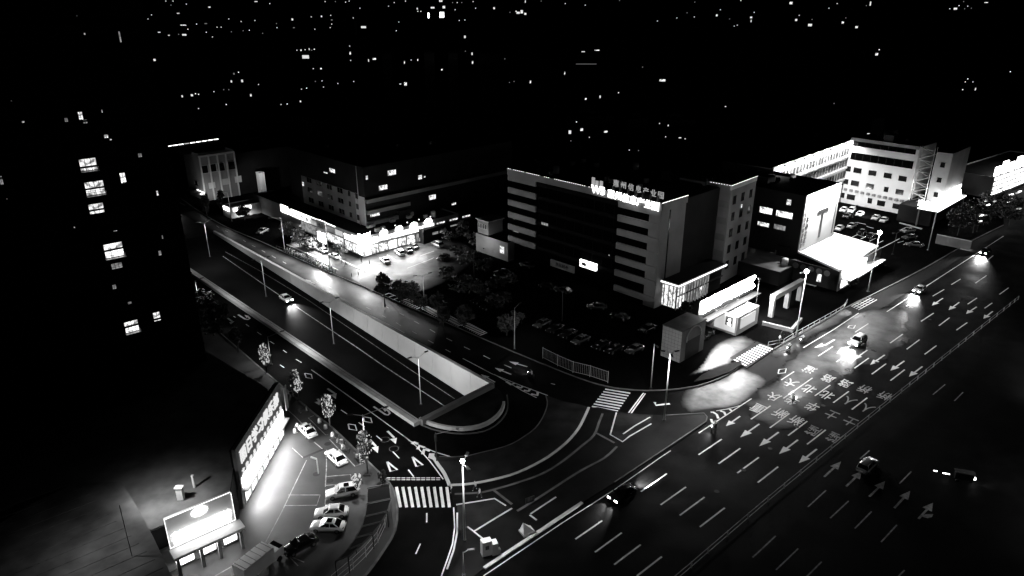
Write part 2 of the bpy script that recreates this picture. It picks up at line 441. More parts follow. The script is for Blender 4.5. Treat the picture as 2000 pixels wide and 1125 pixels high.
brightened('painted_sheen_lane', resample(GP([(352, 416), (480, 486), (600, 551), (700, 607), (800, 663), (835, 682), (850, 668), (858, 640), (800, 612), (765, 588), (700, 558), (630, 529.5), (560, 497), (518, 479), (430, 440), (380, 411)]), 4), .0072, 'painted_sign_sheen', 'wet service road before the shops with pale sign reflections painted in', 0, 2.2)  # wet sign reflections put into a lighter road colour
brightened('painted_reflection', ragged([(1455, 788), (1500, 752), (1540, 705), (1600, 655), (1680, 612), (1745, 600), (1775, 622), (1765, 668), (1725, 700), (1650, 735), (1600, 790), (1560, 830), (1510, 838), (1475, 815)], 3), .0118, 'painted_reflection', 'blotchy wet asphalt with painted reflections in the middle of the junction')  # light reflections on the wet junction, painted as paler blotches
brightened('painted_reflection', ragged([(1490, 680), (1560, 640), (1640, 600), (1668, 612), (1600, 650), (1520, 700)], 5, .5), .0122, 'painted_reflection', 'blotchy wet asphalt with painted reflections in the bus bay beside the railing')  # same painted reflections along the bus bay
brightened('painted_light_patch', ragged([(1338, 760), (1420, 736), (1449, 719), (1500, 745), (1475, 768), (1445, 790), (1390, 800), (1345, 806), (1330, 790)], 9, .3), .0112, 'painted_light', 'pale patch of light painted where the service road meets the avenue', 0, 2.5)  # strongly lit asphalt, its brightness put into the colour
brightened('gate_painted_light', resample(GP([(1345, 735), (1372, 712), (1400, 672), (1450, 655), (1478, 668), (1435, 700), (1425, 712), (1395, 722)]), 3), .1242, 'painted_light', 'pool of light painted on the paving in front of the gate pavilion', 0, 3)  # bright ground before the gate, light put into the colour
brightened('shop_painted_light', resample(GP([(560, 478), (600, 470), (700, 505), (712, 503), (800, 462), (890, 470), (930, 500), (880, 545), (800, 575), (745, 560), (700, 556), (640, 527), (570, 494)]), 3), .1236, 'painted_light', 'shop light painted pale on the forecourt along the corner shops', 0, 7)  # glow of the shop fronts put into the forecourt colour
pl = [(1355, 748), (1390, 742), (1425, 729), (1448, 715), (1446, 708), (1425, 712), (1395, 722), (1370, 735)]
mb = MB().prism(GP(pl), .1, .35); struct('planter_bed', mb, 'turf', 'pointed planter bed at the office gate')

# ---------------------------------------------------------------- painted markings (parts of the roads they lie on)
ZP = .016; ZS = .010; ZV = .126
def dash(parent, a, b, wd=.16, z=ZP, m='paint', name='lane_dash'):
    mb = MB().strip([G(*a, z), G(*b, z)], wd, z); return mb.build(name, m, parent)
def pline(parent, pts, wd=.18, z=ZP, m='paint', name='painted_line', close=False, smooth=False):
    p = GP(pts, z)
    if close: p = p + [p[0]]
    if smooth: p = resample(p, 1.0)
    return MB().strip(p, wd, z).build(name, m, parent)
def arrow(parent, tail, tip, z=ZP, m='paint', wd=.28, hw=.62, frac=.42, extra=None):
    a, b = G(*tail, z), G(*tip, z); d = (b - a); L = d.length; d.normalize(); n = Vector((-d.y, d.x, 0))
    h = a + d * L * (1 - frac); mb = MB()
    q = [a - n * wd / 2, h - n * wd / 2, h + n * wd / 2, a + n * wd / 2]
    mb.quad(*[(p.x, p.y, z) for p in q])
    q = [h - n * hw, b, h + n * hw, h + d * .2]
    mb.quad(*[(p.x, p.y, z) for p in (h - n * hw, b, h + n * hw)])
    if extra: extra(mb)
    return mb.build('lane_arrow', m, parent)
def turn_arrow(parent, pts, head, z=ZS, m='paint', wd=.38):
    mb = MB().strip(GP(pts, z), wd, z)
    h = GP(head, z + .003); mb.quad(*[(p.x, p.y, z + .003) for p in h])
    return mb.build('turn_arrow', m, parent)
main_d = [((1123.8,1052.9),(1176.4,1016.8)),((1161.9,1078.5),(1214.4,1040.4)),((1199.7,1102.7),(1251.4,1063.7)),((1243.9,1125),(1292.6,1087.1)),((1290.3,986),(1339.7,951.1)),
 ((1327.7,1006.4),(1376,970.8)),((1367,1029),(1415.5,991.8)),((1252,960),(1302.4,925)),((1364.3,888.3),(1409.6,857.6)),((1403.3,905.7),(1445.8,875.7)),((1440,923.8),(1482,893.3)),
 ((1480,942.4),(1519.7,911.6)),((1466.7,818.7),(1505,792.5)),((1503.7,835.5),(1542,807.5)),((1539.2,850.7),(1576.8,822.4)),((1576.3,867.7),(1612.7,839.5)),
 ((1598,695.5),(1627,676.5)),((1633.5,706.9),(1662,687.7)),((1668.7,719.2),(1696.9,699.2)),((1702.8,730.7),(1730.5,710.4)),((1739.2,743.3),(1767,722)),((1670,648.8),(1696,632)),
 ((1771,682),(1796,663.3)),((1806,692),(1829,675)),((1738.6,670),(1763,652.7)),((1526,742),(1551,725.6)),((1530,778),(1587,738)),((1591.6,773),(1621.5,752)),((1627.5,786.5),(1657.8,764.3)),
 ((1664,799.6),(1693.7,777)),((1799,627.5),(1823.7,611.5)),((1834,636),(1854.7,620.3)),((1868,644.8),(1889,630)),((1821.6,578.4),(1844,565.3)),((1890,594),(1908,582)),((1923,602),(1938,591.7)),
 ((1904.8,553),(1926.9,538)),((1823.6,501),(1834,491.7)),((1927,509.7),(1940,499)),((1858,556),(1876,545)),((1952,575),(1970,562)),((1770,598),(1795,582))]
far_d = [((1470.3,1088.4),(1515,1046.8)),((1515.8,1112.8),(1559,1071.3)),((1570,1132),(1604.8,1097)),((1577.9,990.1),(1613.3,957.6)),((1621.5,1011.9),(1657.5,978.4)),((1669.7,1032),(1702.2,999)),((1721,1058.6),(1751.6,1025.3)),
 ((1756.5,944.6),(1779.7,921)),((1740,1140),(1766.7,1113.6)),((1822,770.8),(1846,750.8)),((1864,783),(1881,766)),((1680,896),(1698,880))]
for a, b in main_d: dash(main_road, a, b, .23)
for a, b in far_d: dash(main_road, a, b, .17, m='paint_worn')
for t, p in [((1483,828),(1446,854)),((1520.8,844),(1482.9,871.5)),((1558.4,859),(1521.3,887)),((1595.3,877),(1560.3,904.3)),((1445.6,812.8),(1418,832)),((1694,683.8),(1666.6,703)),((1728,693.2),(1699.5,712.6)),
             ((1766.2,705),(1739,724)),((1801.4,715.8),(1775.4,735.7)),((1663,674),(1633.8,690.9)),((1841.6,582.4),(1820,596.8)),((1873.6,590.4),(1852.8,605.6)),((1907.5,599.2),(1887,613)),((1938.9,608),(1920.8,622.4))]:
    arrow(main_road, t, p)
for t, p in [((1609.7,931.2),(1642.7,901.3)),((1652.6,950),(1684,920)),((1697.8,969.8),(1728.9,939.7)),((1746.7,992.3),(1777.8,958.8))]: arrow(main_road, t, p, m='paint_worn')
arrow(main_road, (1793.9,1013.3), (1822.5,982), m='paint_worn', extra=lambda mb: mb.quad(*[tuple(p) for p in GP([(1797,1008),(1810,1004),(1823,1004),(1820,1010),(1812,1012)], ZP)]))
turn_arrow(main_road, [(1630,663.2),(1612.4,673.6),(1604,674)], [(1606,669.5),(1608,677),(1590,679)], z=ZP)
pline(main_road, [(1569,679),(1627.6,644),(1676.8,611.5)]); pline(main_road, [(1732,608.8),(1872.8,517.6),(1960,461)])
pline(main_road, [(944,1125),(1100,1020),(1202,955),(1292.6,891.5),(1310,880)], .14); pline(main_road, [(1364.8,845.6),(1468,778.4)], .2)
pline(main_road, [(1399,802.4),(1420,799),(1446.4,792)], .16)
for pts in ([(1388,805),(1393,805),(1400,809.5),(1403,817.4)], [(1407,802.4),(1414.4,805),(1417.5,811)], [(1424.8,799),(1430,803)], [(1388.8,818.4),(1392,826.4)]): pline(main_road, pts, .42, ZP)
hp = [(1650,590.7),(1676.7,576),(1712.7,585.3),(1676.7,605.3)]
pline(main_road, hp, .16, close=True)
for i in range(1, 6):
    t = i / 6; L = lambda a, b, t: (a[0] + (b[0] - a[0]) * t, a[1] + (b[1] - a[1]) * t)
    pline(main_road, [L(hp[0], hp[1], t), L(hp[3], hp[2], t)], .13, ZP + .004); pline(main_road, [L(hp[0], hp[3], t), L(hp[1], hp[2], t)], .13, ZP + .008)
pline(main_road, [(1519.6,729.6),(1521.6,721.6),(1535.7,720),(1533.6,728)], .2, close=True); pline(main_road, [(1655.5,640),(1659,636),(1671,635),(1667,641.5)], .2, close=True)
def glyph(ch, px, wd=2.15, h=3.4, m='paint', parent=None):
    cu = bpy.data.curves.new('road_lettering', 'FONT'); cu.body = ch; cu.align_x = 'CENTER'; cu.align_y = 'CENTER'; cu.size = 1.0; cu.offset = .012
    o = bpy.data.objects.new('road_lettering', cu); COL.objects.link(o); cu.materials.append(M[m])
    p = G(*px, ZP + .003); o.location = p; o.scale = (wd, h, 1); o.rotation_euler = (0, 0, R(132.3)); o.parent = parent or main_road
    return o
for s, pts, m in (('重庆大道', [(1481,796),(1511,774),(1546,747),(1582,721)], 'paint'), ('新华北路', [(1525,806),(1549,781),(1581,759),(1618,738)], 'paint'), ('新华北路', [(1556,820),(1588,793),(1616,771),(1652,748)], 'paint'),
                  ('隆士人桥', [(1589,840),(1626,809),(1659,782),(1690,759)], 'paint_worn'), ('隆士人桥', [(1630,853),(1662,822),(1694,796),(1729,772)], 'paint_worn')):
    for ch, p in zip(s, pts): glyph(ch, p, m=m)

# side roads
for a, b in [((735,851),(746,860)),((767,881.8),(779.6,895)),((797.6,917.4),(808,931)),((666,800.6),(678,808.5)),((700.5,825),(712,833.5)),((434.9,602.4),(441.6,606.7)),((456,617.6),(460,620)),((480.5,633.3),(486.4,637.6)),
             ((502.4,648.5),(510.4,654)),((527.2,666.4),(535.5,671.7)),((552.8,683.7),(560,688.8)),((547,712.5),(555,718)),((578,701.7),(589,708)),((833.5,1002),(833.5,1020)),((821,1062),(812,1082)),
             ((600.8,546.4),(613.6,554)),((616.8,546.4),(624.8,550.7)),((620.8,538),(628.8,543)),((640,559),(648,563)),((715,600),(724.8,604.3)),((751,596.8),(759.5,602)),((746.4,616),(753.6,620)),((778.9,610.9),(788.8,616)),
             ((773.6,630),(783,636)),((808.8,627),(818.7,632.5)),((804.8,647),(814,652)),((839.5,643.2),(849.6,649.3)),((836,664.3),(846.4,670)),((872,660.5),(882.9,666)),((870,682.4),(880,687.7)),((906.4,677.3),(918,682.9)),
             ((944,694.4),(957,700.8)),((985,712.5),(998.9,718.7)),((1028.3,730.4),(1041.9,736)),((1076,748.8),(1084,751)),((350.8,395.5),(361,400.8)),((330.8,399),(340.4,404.8)),((422.8,440.8),(428,444.5)),((440,450.4),(445,453)),
             ((474.8,468.8),(480,472.3)),((492.4,479.2),(498.8,482.4)),((511.3,488.8),(518,492.8)),((530.8,499.2),(538.5,504)),((552.4,511),(558.8,514.7))]:
    dash(side_road, a, b, .17, ZS)
for p in ([(608,722),(655,755),(700,787.2),(788,851.2),(812,870.4),(839,900),(852,917),(865.6,936)], [(788,851),(802,861.6),(825,872.5),(848.8,882.4),(884,893.3)], [(904,700),(960,729.6),(1015,752),(1070,772.5)], [(965,731),(990,745),(1020,763),(1048,776.8)],
          [(886,991),(888,1030),(884,1062),(874,1092),(862,1125)], [(612,559),(730,619),(790,650)]):
    pline(side_road, p, .17, ZS + .004)
for p in ([(804.8,867),(808.8,863.8),(816,867)], [(816,877.5),(819.5,870.5),(829,874)], [(825.6,887),(828.5,878),(840,880.5)], [(988.8,744.8),(998.4,751),(1005.6,748)], [(1008,754.4),(1017.6,757.6),(1020.8,754.4)],
          [(1023,762.4),(1032,764),(1036,759)], [(1036.8,769.6),(1049.6,772),(1050.4,765.6)]):
    pline(side_road, p, .55, ZS + .008, name='chevron')
MB().quad(*[tuple(p) for p in GP([(836,894),(838.5,885.5),(849,885.5),(847,898)], .15)]).build('painted_pad', 'kerbstone', side_road)
for t, hd in (([(756.8,842),(770,855)], [(761.5,857.6),(775.5,855),(773,867)]), ([(722.4,859),(734.4,872)], [(725.5,874),(739.5,871.5),(738,885)]), ([(639.8,759),(654,768.6)], [(645,771),(657.5,768),(656,779)]),
              ([(620,779),(624,783.5)], [(614,785.5),(626,783),(624,791.5)]), ([(444.5,621.3),(453.6,627.9)], [(447.5,629.5),(457.5,627.5),(451,633.5)])):
    turn_arrow(side_road, t, hd)
turn_arrow(side_road, [(729.6,794),(752.8,809.6),(757.6,810.6),(761.3,807.4),(759,803),(752,798.5)], [(744.8,795.5),(757.5,798.5),(752,804)], wd=.35)
turn_arrow(side_road, [(465,614.4),(478.4,623),(484.8,624),(488,622),(484.8,618.7)], [(477.6,615),(486.6,617.3),(481.6,620.8)], wd=.4)
for t, p in (((1030,716.3),(994.4,706)), ((998.4,731.2),(966.4,718.4)), ((966.7,746.4),(939,731)), ((613,553.6),(596.4,545.6))): arrow(side_road, t, p, ZS, wd=.3, hw=.6, frac=.45)
for q in ([(595,729),(608,731),(610,739.5),(598,737.5)], [(709.8,814),(724,816.3),(726.9,826),(712,823)], [(680,828),(693.6,830),(697,840.7),(682,838)]): pline(side_road, q, .2, ZS, close=True)
for q in ([(756,901.6),(776,917.6),(762.7,920.8)], [(805.6,892.3),(826,908.3),(813,911)]): pline(side_road, q, .3, ZS, close=True)
for i in range(11):
    x = 755 + i * 9.7
    for y in (933.3, 936.9): dash(side_road, (x, y), (x + 7.6, y), .17, ZS, name='stop_line_dash')
for c in ((752, 858.6), (769.5, 876.5)):
    p = G(*c); mb = MB().strip([(p.x + .75 * math.cos(t * PI / 8), p.y + .75 * math.sin(t * PI / 8)) for t in range(17)], .1, ZS); mb.build('manhole_ring', 'kerb_dim', side_road)
for i in range(9):
    dash(side_road, (774.3 + 12.3 * i, 951), (782.3 + 11.95 * i, 990.8), .42, ZS, name='crossing_stripe')
for i in range(8):
    t = i / 7
    dash(side_road, (1156 + 26 * t, 793.6 - 33.6 * t), (1206.9 + 24.1 * t, 802.9 - 34.9 * t), .42, ZS, name='crossing_stripe')
for i in range(11):
    t = i / 10
    dash(side_road, (1434 + 48.4 * t, 702 - 29 * t), (1457.5 + 51.9 * t, 714 - 31.7 * t), .42, ZV + .02, name='crossing_stripe')
mb = MB().prism(GP([(1425, 700), (1478, 668), (1515, 682), (1458, 720)]), .02, .135); struct('crossing_plateau', mb, 'paving_dark', 'raised driveway table under the zebra crossing at the office gate')
for a, b in (((1227.5,806.7),(1256.8,767.5)), ((1232.8,807),(1260.5,768.5))): dash(side_road, a, b, .22, ZS, name='stop_line')
pline(side_road, [(1279,785.5),(1281,791.5),(1308,788.5)], .45, ZS)
# shop forecourt bays and line work
court = bpy.data.objects['pavement']
for p in ([(613,811.5),(601.9,816),(636,849.3),(640.8,849)], [(656,854),(643.5,857.9),(693.3,910.7),(708,905)], [(637,930.7),(685,926.7),(686,944),(636.5,948)], [(638,878.7),(637.5,915),(635.5,950.7)], [(598.7,898.7),(575,948),(550.7,998.7),(511,1073.7)],
          [(562.7,966.7),(625.3,966.7),(618.7,986.7),(554.7,987.5)], [(570.7,874.7),(592,894)], [(610.7,861),(630,877)], [(552,792),(575,812),(600,838)], [(636.5,955),(635,985)], [(500, 1085), (455, 1105), (420, 1125)], [(563, 1085), (582, 1105)], [(563,1085),(594,1098)]):
    pline(court, p, .13, ZV, m='paint_worn')
MB().strip(GP([(592,894),(633,877)], ZV), .5, ZV + .004).build('drain_slot', 'rubber', court)
for c in ((609,861), (640,867), (618,926), (644,939)):
    p = G(*c, ZV); mb = MB().quad(*[(p.x + .55 * math.cos(t * PI / 5), p.y + .55 * math.sin(t * PI / 5), ZV + .006) for t in range(10)]); mb.build('manhole_cover', 'rubber', court)
# comb-shaped scooter bays on the far pavement
court2 = bpy.data.objects['pavement.001']
for (x0, y0, x1, y1, n) in ((747,577,777,590,3), (783,588,813,603,7), (821,603,854,620,9), (861,619,893,637,9), (901,636,937,655,9)):
    a, b = G(x0, y0, ZV), G(x1, y1, ZV); d = (b - a).normalized(); nn = Vector((-d.y, d.x, 0)); nn = nn if nn.dot(Vector((0, 1, 0))) > 0 else -nn
    mb = MB(); L = (b - a).length
    mb.strip([a + nn * 2.0, b + nn * 2.0], .16, ZV + .004)
    for i in range(n + 1): q = a + d * (L * i / n); mb.strip([q, q + nn * 2.0], .3, ZV)
    mb.build('scooter_bay', 'paint', court2)
# sunken road lines
def gfline(pts, wd=.2, m='paint_worn', lift=.02):
    P = [GF(*p) for p in pts]; mb = MB()
    for a, b in zip(P[:-1], P[1:]):
        d = (b - a); n = Vector((-d.y, d.x, 0)).normalized() * wd / 2; u = Vector((0, 0, lift))
        mb.quad(a - n + u, b - n + u, b + n + u, a + n + u)
    return mb.build('painted_line', m, underpass_road)
gfline([(353,444),(436,501),(519,558.4),(600,613.6),(697.6,679),(748,714),(800,748),(868,793)]); gfline([(347.6,473.6),(410,518),(472.4,559.2),(560,621),(643,679),(720,734),(800,790),(830,811)], .17)
gfline([(353.2,497.6),(438.8,558.4),(484,590),(533,624)]); gfline([(440,492),(511,531),(600,585),(700,653),(800,721),(888,779)], .12, 'paint_worn')
for i in range(8): pass
# ================================================================ FENCES, WALLS, LAMPS
def fence_run(name, label, pts, h, post_every, m='steel', rails=(.15, 1.0), rail=.05, pickets=0, z=0.0, post=.07, group=None):
    P = [G(*p, z) for p in pts]; root = empty(name, P[0], 0, label, 'fence', group)
    S = resample(P, post_every) if len(P) > 2 else [P[0] + (P[1] - P[0]) * (i / max(1, round((P[1] - P[0]).length / post_every))) for i in range(max(1, round((P[1] - P[0]).length / post_every)) + 1)]
    first = None
    for q in S:
        if first is None:
            first = MB().box(0, 0, h / 2, post, post, h).build('post', m, root)
            first.location = q - P[0]
        else:
            o = first.copy(); COL.objects.link(o); o.location = q - P[0]
    for r in rails:
        mb = MB()
        for a, b in zip(S[:-1], S[1:]): mb.bar((a.x, a.y, z + r * h), (b.x, b.y, z + r * h), rail, rail)
        mb.build('rail', m, root, world=True)
    if pickets:
        mb = MB()
        for a, b in zip(S[:-1], S[1:]):
            n = int((b - a).length / pickets)
            for i in range(1, n):
                q = a + (b - a) * (i / n); mb.bar((q.x, q.y, z + rails[0] * h), (q.x, q.y, z + rails[-1] * h), .025, .025)
        o = mb.build('pickets', m, root, world=True); o['kind'] = 'stuff'
    return root
fence_run('median_fence', 'long low steel barrier down the middle of the avenue', [(1290, 1160), (1350, 1109), (1500, 980), (1650, 857), (1760, 768), (1871.6, 678), (1988, 585.6)], 1.0, 4.0, rails=(.2, .95), rail=.06, post=.12)
fence_run('yard_fence', 'tall thin picket fence along the office yard by the road', [(1060, 700), (1089, 715), (1119, 728), (1152, 736), (1187, 748)], 2.6, 4.6, 'galvanised', (.1, .9), .05, .35, .12, .09)
fence_run('roadside_rail', 'dark pedestrian railing in front of the parked scooters', [(540, 486), (575, 500), (630, 526), (672, 549)], 1.0, 2.0, 'dark_steel', (.3, .95), .05, 0, .12)
fence_run('roadside_rail', 'pedestrian railing curving past the avenue bus bay', [(1500, 677), (1530, 671), (1548, 660), (1600, 631), (1648, 603), (1654, 592)], 1.1, 2.0, 'steel', (.3, .95), .05, 0, .12)
fence_run('bollard_rail', 'low railing along the median beside the sunken road', [(400, 549), (500, 617), (600, 684), (700, 752), (812, 826)], .8, 4.0, 'dark_steel', (.95,), .05, 0, .12)
# curved pergola-like shelter by the crossing
inn = resample(GP([(717,955),(716,985),(712,1010),(706,1030),(694,1052),(678,1075),(655,1098)], 2.6), 2.0)
out = resample(GP([(761,946),(764,975),(757,1000),(745,1020),(728,1042),(706,1064),(680,1088)], 2.6), 2.0)
for a_ in (inn, out):
    for q_ in a_: q_.z = .12
root = empty('pergola', inn[0], 0, 'curved dark steel pergola with cross bars following the kerb beside the crossing', 'pergola')
n = min(len(inn), len(out)) ; H3 = 2.6
for arr, nm in ((inn, 'beam'), (out, 'beam')):
    mb = MB()
    for i in range(n - 1): mb.bar((arr[i].x, arr[i].y, H3), (arr[i + 1].x, arr[i + 1].y, H3), .14, .16)
    mb.build(nm, 'dark_steel', root, world=True)
    for i in range(0, n, 2): MB().bar((arr[i].x, arr[i].y, .12), (arr[i].x, arr[i].y, H3), .12, .12).build('post', 'dark_steel', root, world=True)
for i in range(n):
    MB().bar((inn[i].x, inn[i].y, H3 + .14), (out[i].x, out[i].y, H3 + .14), .12, .12).build('cross_bar', 'dark_steel', root, world=True)
    if i < n - 1:
        mb = MB(); a, b, c, d = inn[i], out[i], out[i + 1], inn[i + 1]
        q = [(p.x, p.y, H3 + .02) for p in (a, b, c, d)]; ctr = sum((Vector(p) for p in q), Vector()) / 4
        q = [tuple(ctr + (Vector(p) - ctr) * .93) for p in q]
        mb.quad(*q); mb.build('roof_panel', 'roofing' if i > 5 else 'render_dark', root, world=True)
fence_run('kerb_fence', 'thin tall wire fence curving along the shop kerb', [(757, 1000), (752, 1030), (738, 1060), (715, 1088), (690, 1112), (650, 1145)], 1.8, 2.4, 'galvanised', (.1, .5, .95), .03, 0, .12, .05)

def street_lamp(base, top, label, arms=((0, 1.8),), lit=0, energy=900, z0=0.0, m='galvanised', angle=150, group='street lamps along the roads', r=.11, name='street_lamp', posn=None, light=True, rise=.5):
    b = posn if posn is not None else G(*base, z0); h = top if posn is not None else (HT(base[0], base[1], top, z0) - z0)
    root = empty(name, b, 0, label, 'street lamp', group)
    MB().tube((0, 0, 0), (0, 0, h), r, r * .55, 8).build('pole', m, root, smooth=True)
    MB().box(0, 0, .08, .45, .45, .16).build('base_plate', 'dark_steel', root)
    for az, L in arms:
        c, s = math.cos(R(az)), math.sin(R(az))
        e = (c * L, s * L, h + rise * .4)
        MB().tube((0, 0, h - .15), e, .05, .04, 6).build('arm', m, root)
        hb = MB(); hb.box(c * (L + .35), s * (L + .35), h + rise * .4, .85, .34, .12, R(az)); hd = hb.build('lamp_head', 'dark_steel' if not lit else m, root)
        if light: spot('lamp_light', (c * (L + .35), s * (L + .35), h + rise * .4 - .12), energy, angle, .8, parent=root, size=.15)
    if lit:
        MB().ball((0, 0, h + .35), lit, n=12, m=8).build('lamp_glass', 'glow_lamp', root, smooth=True)
    return root
TG = 'double lamps on the sunken road median'
for (px, py), ty, lab in (((822, 790), 697, 'nearest double-armed lamp in the sunken road, before the underpass mouth'), ((652, 672), 590, 'double-armed lamp in the sunken road, second from the underpass mouth'),
                          ((520, 580), 508, 'double-armed lamp in the sunken road beside the bright car'), ((410, 502), 435, 'farthest double-armed lamp in the sunken road by the dark tower')):
    p = GF(px, py); Y = p.y; v = -(ty - 562.5) / FPX
    ztop = (v * CP * Y - SP * Y) / (CP + v * SP) + CAMH
    street_lamp(None, ztop - p.z, lab, arms=((42, 1.5), (222, 1.5)), energy=1500, group=TG, posn=p, r=.1, rise=1.2)
street_lamp((556, 487), 425, 'tall pole lamp at the end of the scooter row', ((200, 2.6),), energy=500, z0=.12)
street_lamp((645, 529), 462, 'pole lamp on the bright shop pavement behind the scooters', ((200, 2.2),), energy=500, z0=.12)
street_lamp((829, 602), 538, 'pole lamp with two bent arms between the comb-shaped bays', ((40, 1.6), (200, 1.4)), energy=500, z0=.12)
street_lamp((1005, 682), 601, 'pole lamp standing by the office guard hut', ((60, 1.8),), energy=1800, z0=.12)
street_lamp((453, 433), 376, 'pole lamp before the far-left lit corner shop', ((220, 1.4),), energy=250, z0=.12)
street_lamp((1297, 821), 690, 'tall multi-headed lamp on the pointed island tip', ((20, .9), (160, .9), (270, .8)), energy=4500, angle=172, z0=.12, r=.14)
street_lamp((908, 1056), 905, 'lit lamp post beside the near zebra crossing', ((75, 1.4), (300, 1.2)), lit=.28, energy=4800, z0=.1, r=.15)
street_lamp((1555, 655), 533, 'glowing lamp post on the pavement by the office gate', ((45, .8), (200, .8)), lit=.42, energy=7000, z0=.12, r=.14)
street_lamp((1695, 570), 457, 'glowing lamp post in front of the low white-roofed hall', ((45, .9), (200, .9)), lit=.5, energy=3000, z0=.12, r=.14)
street_lamp((1812, 489), 412, 'unlit lamp post in front of the bright corner canopy', ((45, 1.0),), energy=400, z0=.12, r=.14)
street_lamp((718, 921), 810, 'pole with long arms behind the dim tree near the crossing', ((30, 3.2), (190, 1.4)), energy=4800, z0=.12)
street_lamp((530, 712), 657, 'pole lamp beside the fairy-lit tree by the shop', ((40, 2.6),), energy=5000, z0=.12)
street_lamp((906, 1124), 1078, 'short hooked pole at the bottom of the island', ((10, .6),), energy=150, z0=.1, r=.06)
street_lamp((1271, 758), 672, 'straight camera pole at the dark office corner', ((280, 1.0),), energy=300, z0=.12, r=.12)
street_lamp((1665, 425), 402, 'small post in the back car park', ((0, .4),), energy=150, z0=.12, r=.06)
street_lamp((1743, 497), 455, 'dim double-armed post in the right car park', ((30, 1.2), (210, 1.2)), energy=120, z0=.12, r=.08, m='dark_steel')
# unseen lamps beyond the picture edges, added to light the near avenue
street_lamp(None, 8.0, 'added unseen lamp behind the bushes at the edge of the tower', ((40, 1.2),), energy=3500, posn=G(392, 612, .12))  # unseen lamp added to brighten the bushes and road here
street_lamp(None, 12.5, 'added unseen roadside lamp below the near end of the avenue', ((320, 2.5),), energy=11000, posn=G(1120, 1500, .1))
street_lamp(None, 12.5, 'added tall lamp of the avenue beyond the right edge of the picture', ((135, 2.5),), energy=6000, posn=G(2150, 1000, .1))
street_lamp(None, 12.5, 'added tall median lamp of the avenue beyond the right edge', ((135, 2.5),), energy=6000, posn=G(2080, 700, .1))
# mast
p = G(707, 474, .12); root = empty('mast', p, 0, 'very tall slim white mast rising from the corner shop', 'mast')
hm = HT(707, 474, 325, .12); MB().tube((0, 0, 0), (0, 0, hm), .16, .07, 8).build('pole', 'galvanised', root)
MB().box(0, 0, .15, .7, .7, .3).build('base_plate', 'concrete', root)
# ================================================================ VEHICLES
def loft(secs, cap=True):
    mb = MB(); n = len(secs[0]); mb.v = [tuple(p) for s in secs for p in s]; mb.f = []
    for j in range(len(secs) - 1):
        for i in range(n):
            mb.f.append((j * n + i, j * n + (i + 1) % n, (j + 1) * n + (i + 1) % n, (j + 1) * n + i))
    if cap: mb.f += [tuple(range(n - 1, -1, -1)), tuple(range((len(secs) - 1) * n, len(secs) * n))]
    return mb
def car_proto(kind, paint, roofglass=False):
    suv = kind == 'suv'
    root = empty('parked_car', (0, 0, -500))
    top = 1.62 if suv else 1.42; belt = .98 if suv else .9; W = .92
    st = [(2.32, .80, .34, .56), (2.22, .88, .26, .70), (1.7, W, .24, .80), (1.05, W, .24, belt), (0, W, .24, belt + .02), (-1.3, W, .24, belt + .03), (-1.9, W * .98, .26, belt + (.03 if suv else -.02)), (-2.22, .86, .3, belt - (.05 if suv else .12)), (-2.3, .8, .4, .7)]
    secs = []
    for x, wd, zb, zt in st:
        zm = zb + (zt - zb) * .55
        secs.append([(x, -wd * .92, zb), (x, -wd, zm), (x, -wd * .9, zt - .04), (x, -wd * .72, zt + .02), (x, 0, zt + .045), (x, wd * .72, zt + .02), (x, wd * .9, zt - .04), (x, wd, zm), (x, wd * .92, zb)])
    loft(secs).build('body', paint, root, smooth=True)
    # glasshouse
    rx0, rx1 = (.25, -1.75) if suv else (.2, -1.0)
    bx0, bx1 = 1.05, (-2.12 if suv else -1.75)
    gl = []
    for x, wd, z0, z1 in ((bx0, .78, belt - .05, belt + .03), (rx0, .80, belt - .05, top - .03), (rx1, .80, belt - .05, top - .03), (bx1, .76, belt - .05, belt + .04)):
        gl.append([(x, -wd, z0), (x, -wd * (.82 if z1 > belt + .1 else 1), z1), (x, 0, z1 + .02), (x, wd * (.82 if z1 > belt + .1 else 1), z1), (x, wd, z0)])
    loft(gl).build('windows', 'car_glass', root)
    rf = loft([[(x, -wd, z), (x, -wd * .6, z + .045), (x, 0, z + .06), (x, wd * .6, z + .045), (x, wd, z), (x, 0, z - .03)] for x, wd, z in ((rx0 + .08, .62, top - .05), (rx0 - .15, .66, top - .02), (rx1 + .1, .66, top - .02), (rx1 - .1, .6, top - .06))])
    rfo = rf.build('roof', paint, root, smooth=True)
    if roofglass: MB().box((rx0 + rx1) / 2 + .1, 0, top + .045, .75, .85, .02).build('sunroof', 'car_glass', rfo)
    for sgn in (-1, 1):
        mb = MB()
        mb.bar((bx0 - .05, sgn * .79, belt), (rx0, sgn * .67, top - .03), .07, .06)
        mb.bar((bx1 + .05, sgn * .77, belt), (rx1, sgn * .67, top - .03), .1, .08)
        mb.bar((-.45, sgn * .815, belt), (-.45, sgn * .67, top - .03), .07, .06)
        mb.build('pillar', paint, root)
        MB().box(.85, sgn * .98, belt + .05, .16, .2, .12).build('mirror', paint, root)
        for x in (1.42, -1.42):
            wh = MB().tube((x, sgn * .74, .33), (x, sgn * .945, .33), .33, n=14).build('wheel', 'rubber', root)
            MB().tube((x, sgn * .94, .33), (x, sgn * .955, .33), .21, n=10).build('rim', 'rim', wh)
        MB().box(2.2, sgn * .62, .62, .12, .34, .12, -sgn * .25).build('headlight', 'lens', root)
        MB().box(-2.24, sgn * .64, .80, .1, .3, .14).build('taillight', 'red_lens', root)
    MB().box(-2.305, 0, .62, .02, .45, .12).build('number_plate', 'plastic_white', root)
    MB().box(2.32, 0, .5, .04, .9, .14).build('grille', 'car_black', root)
    return root
PROTO = {}
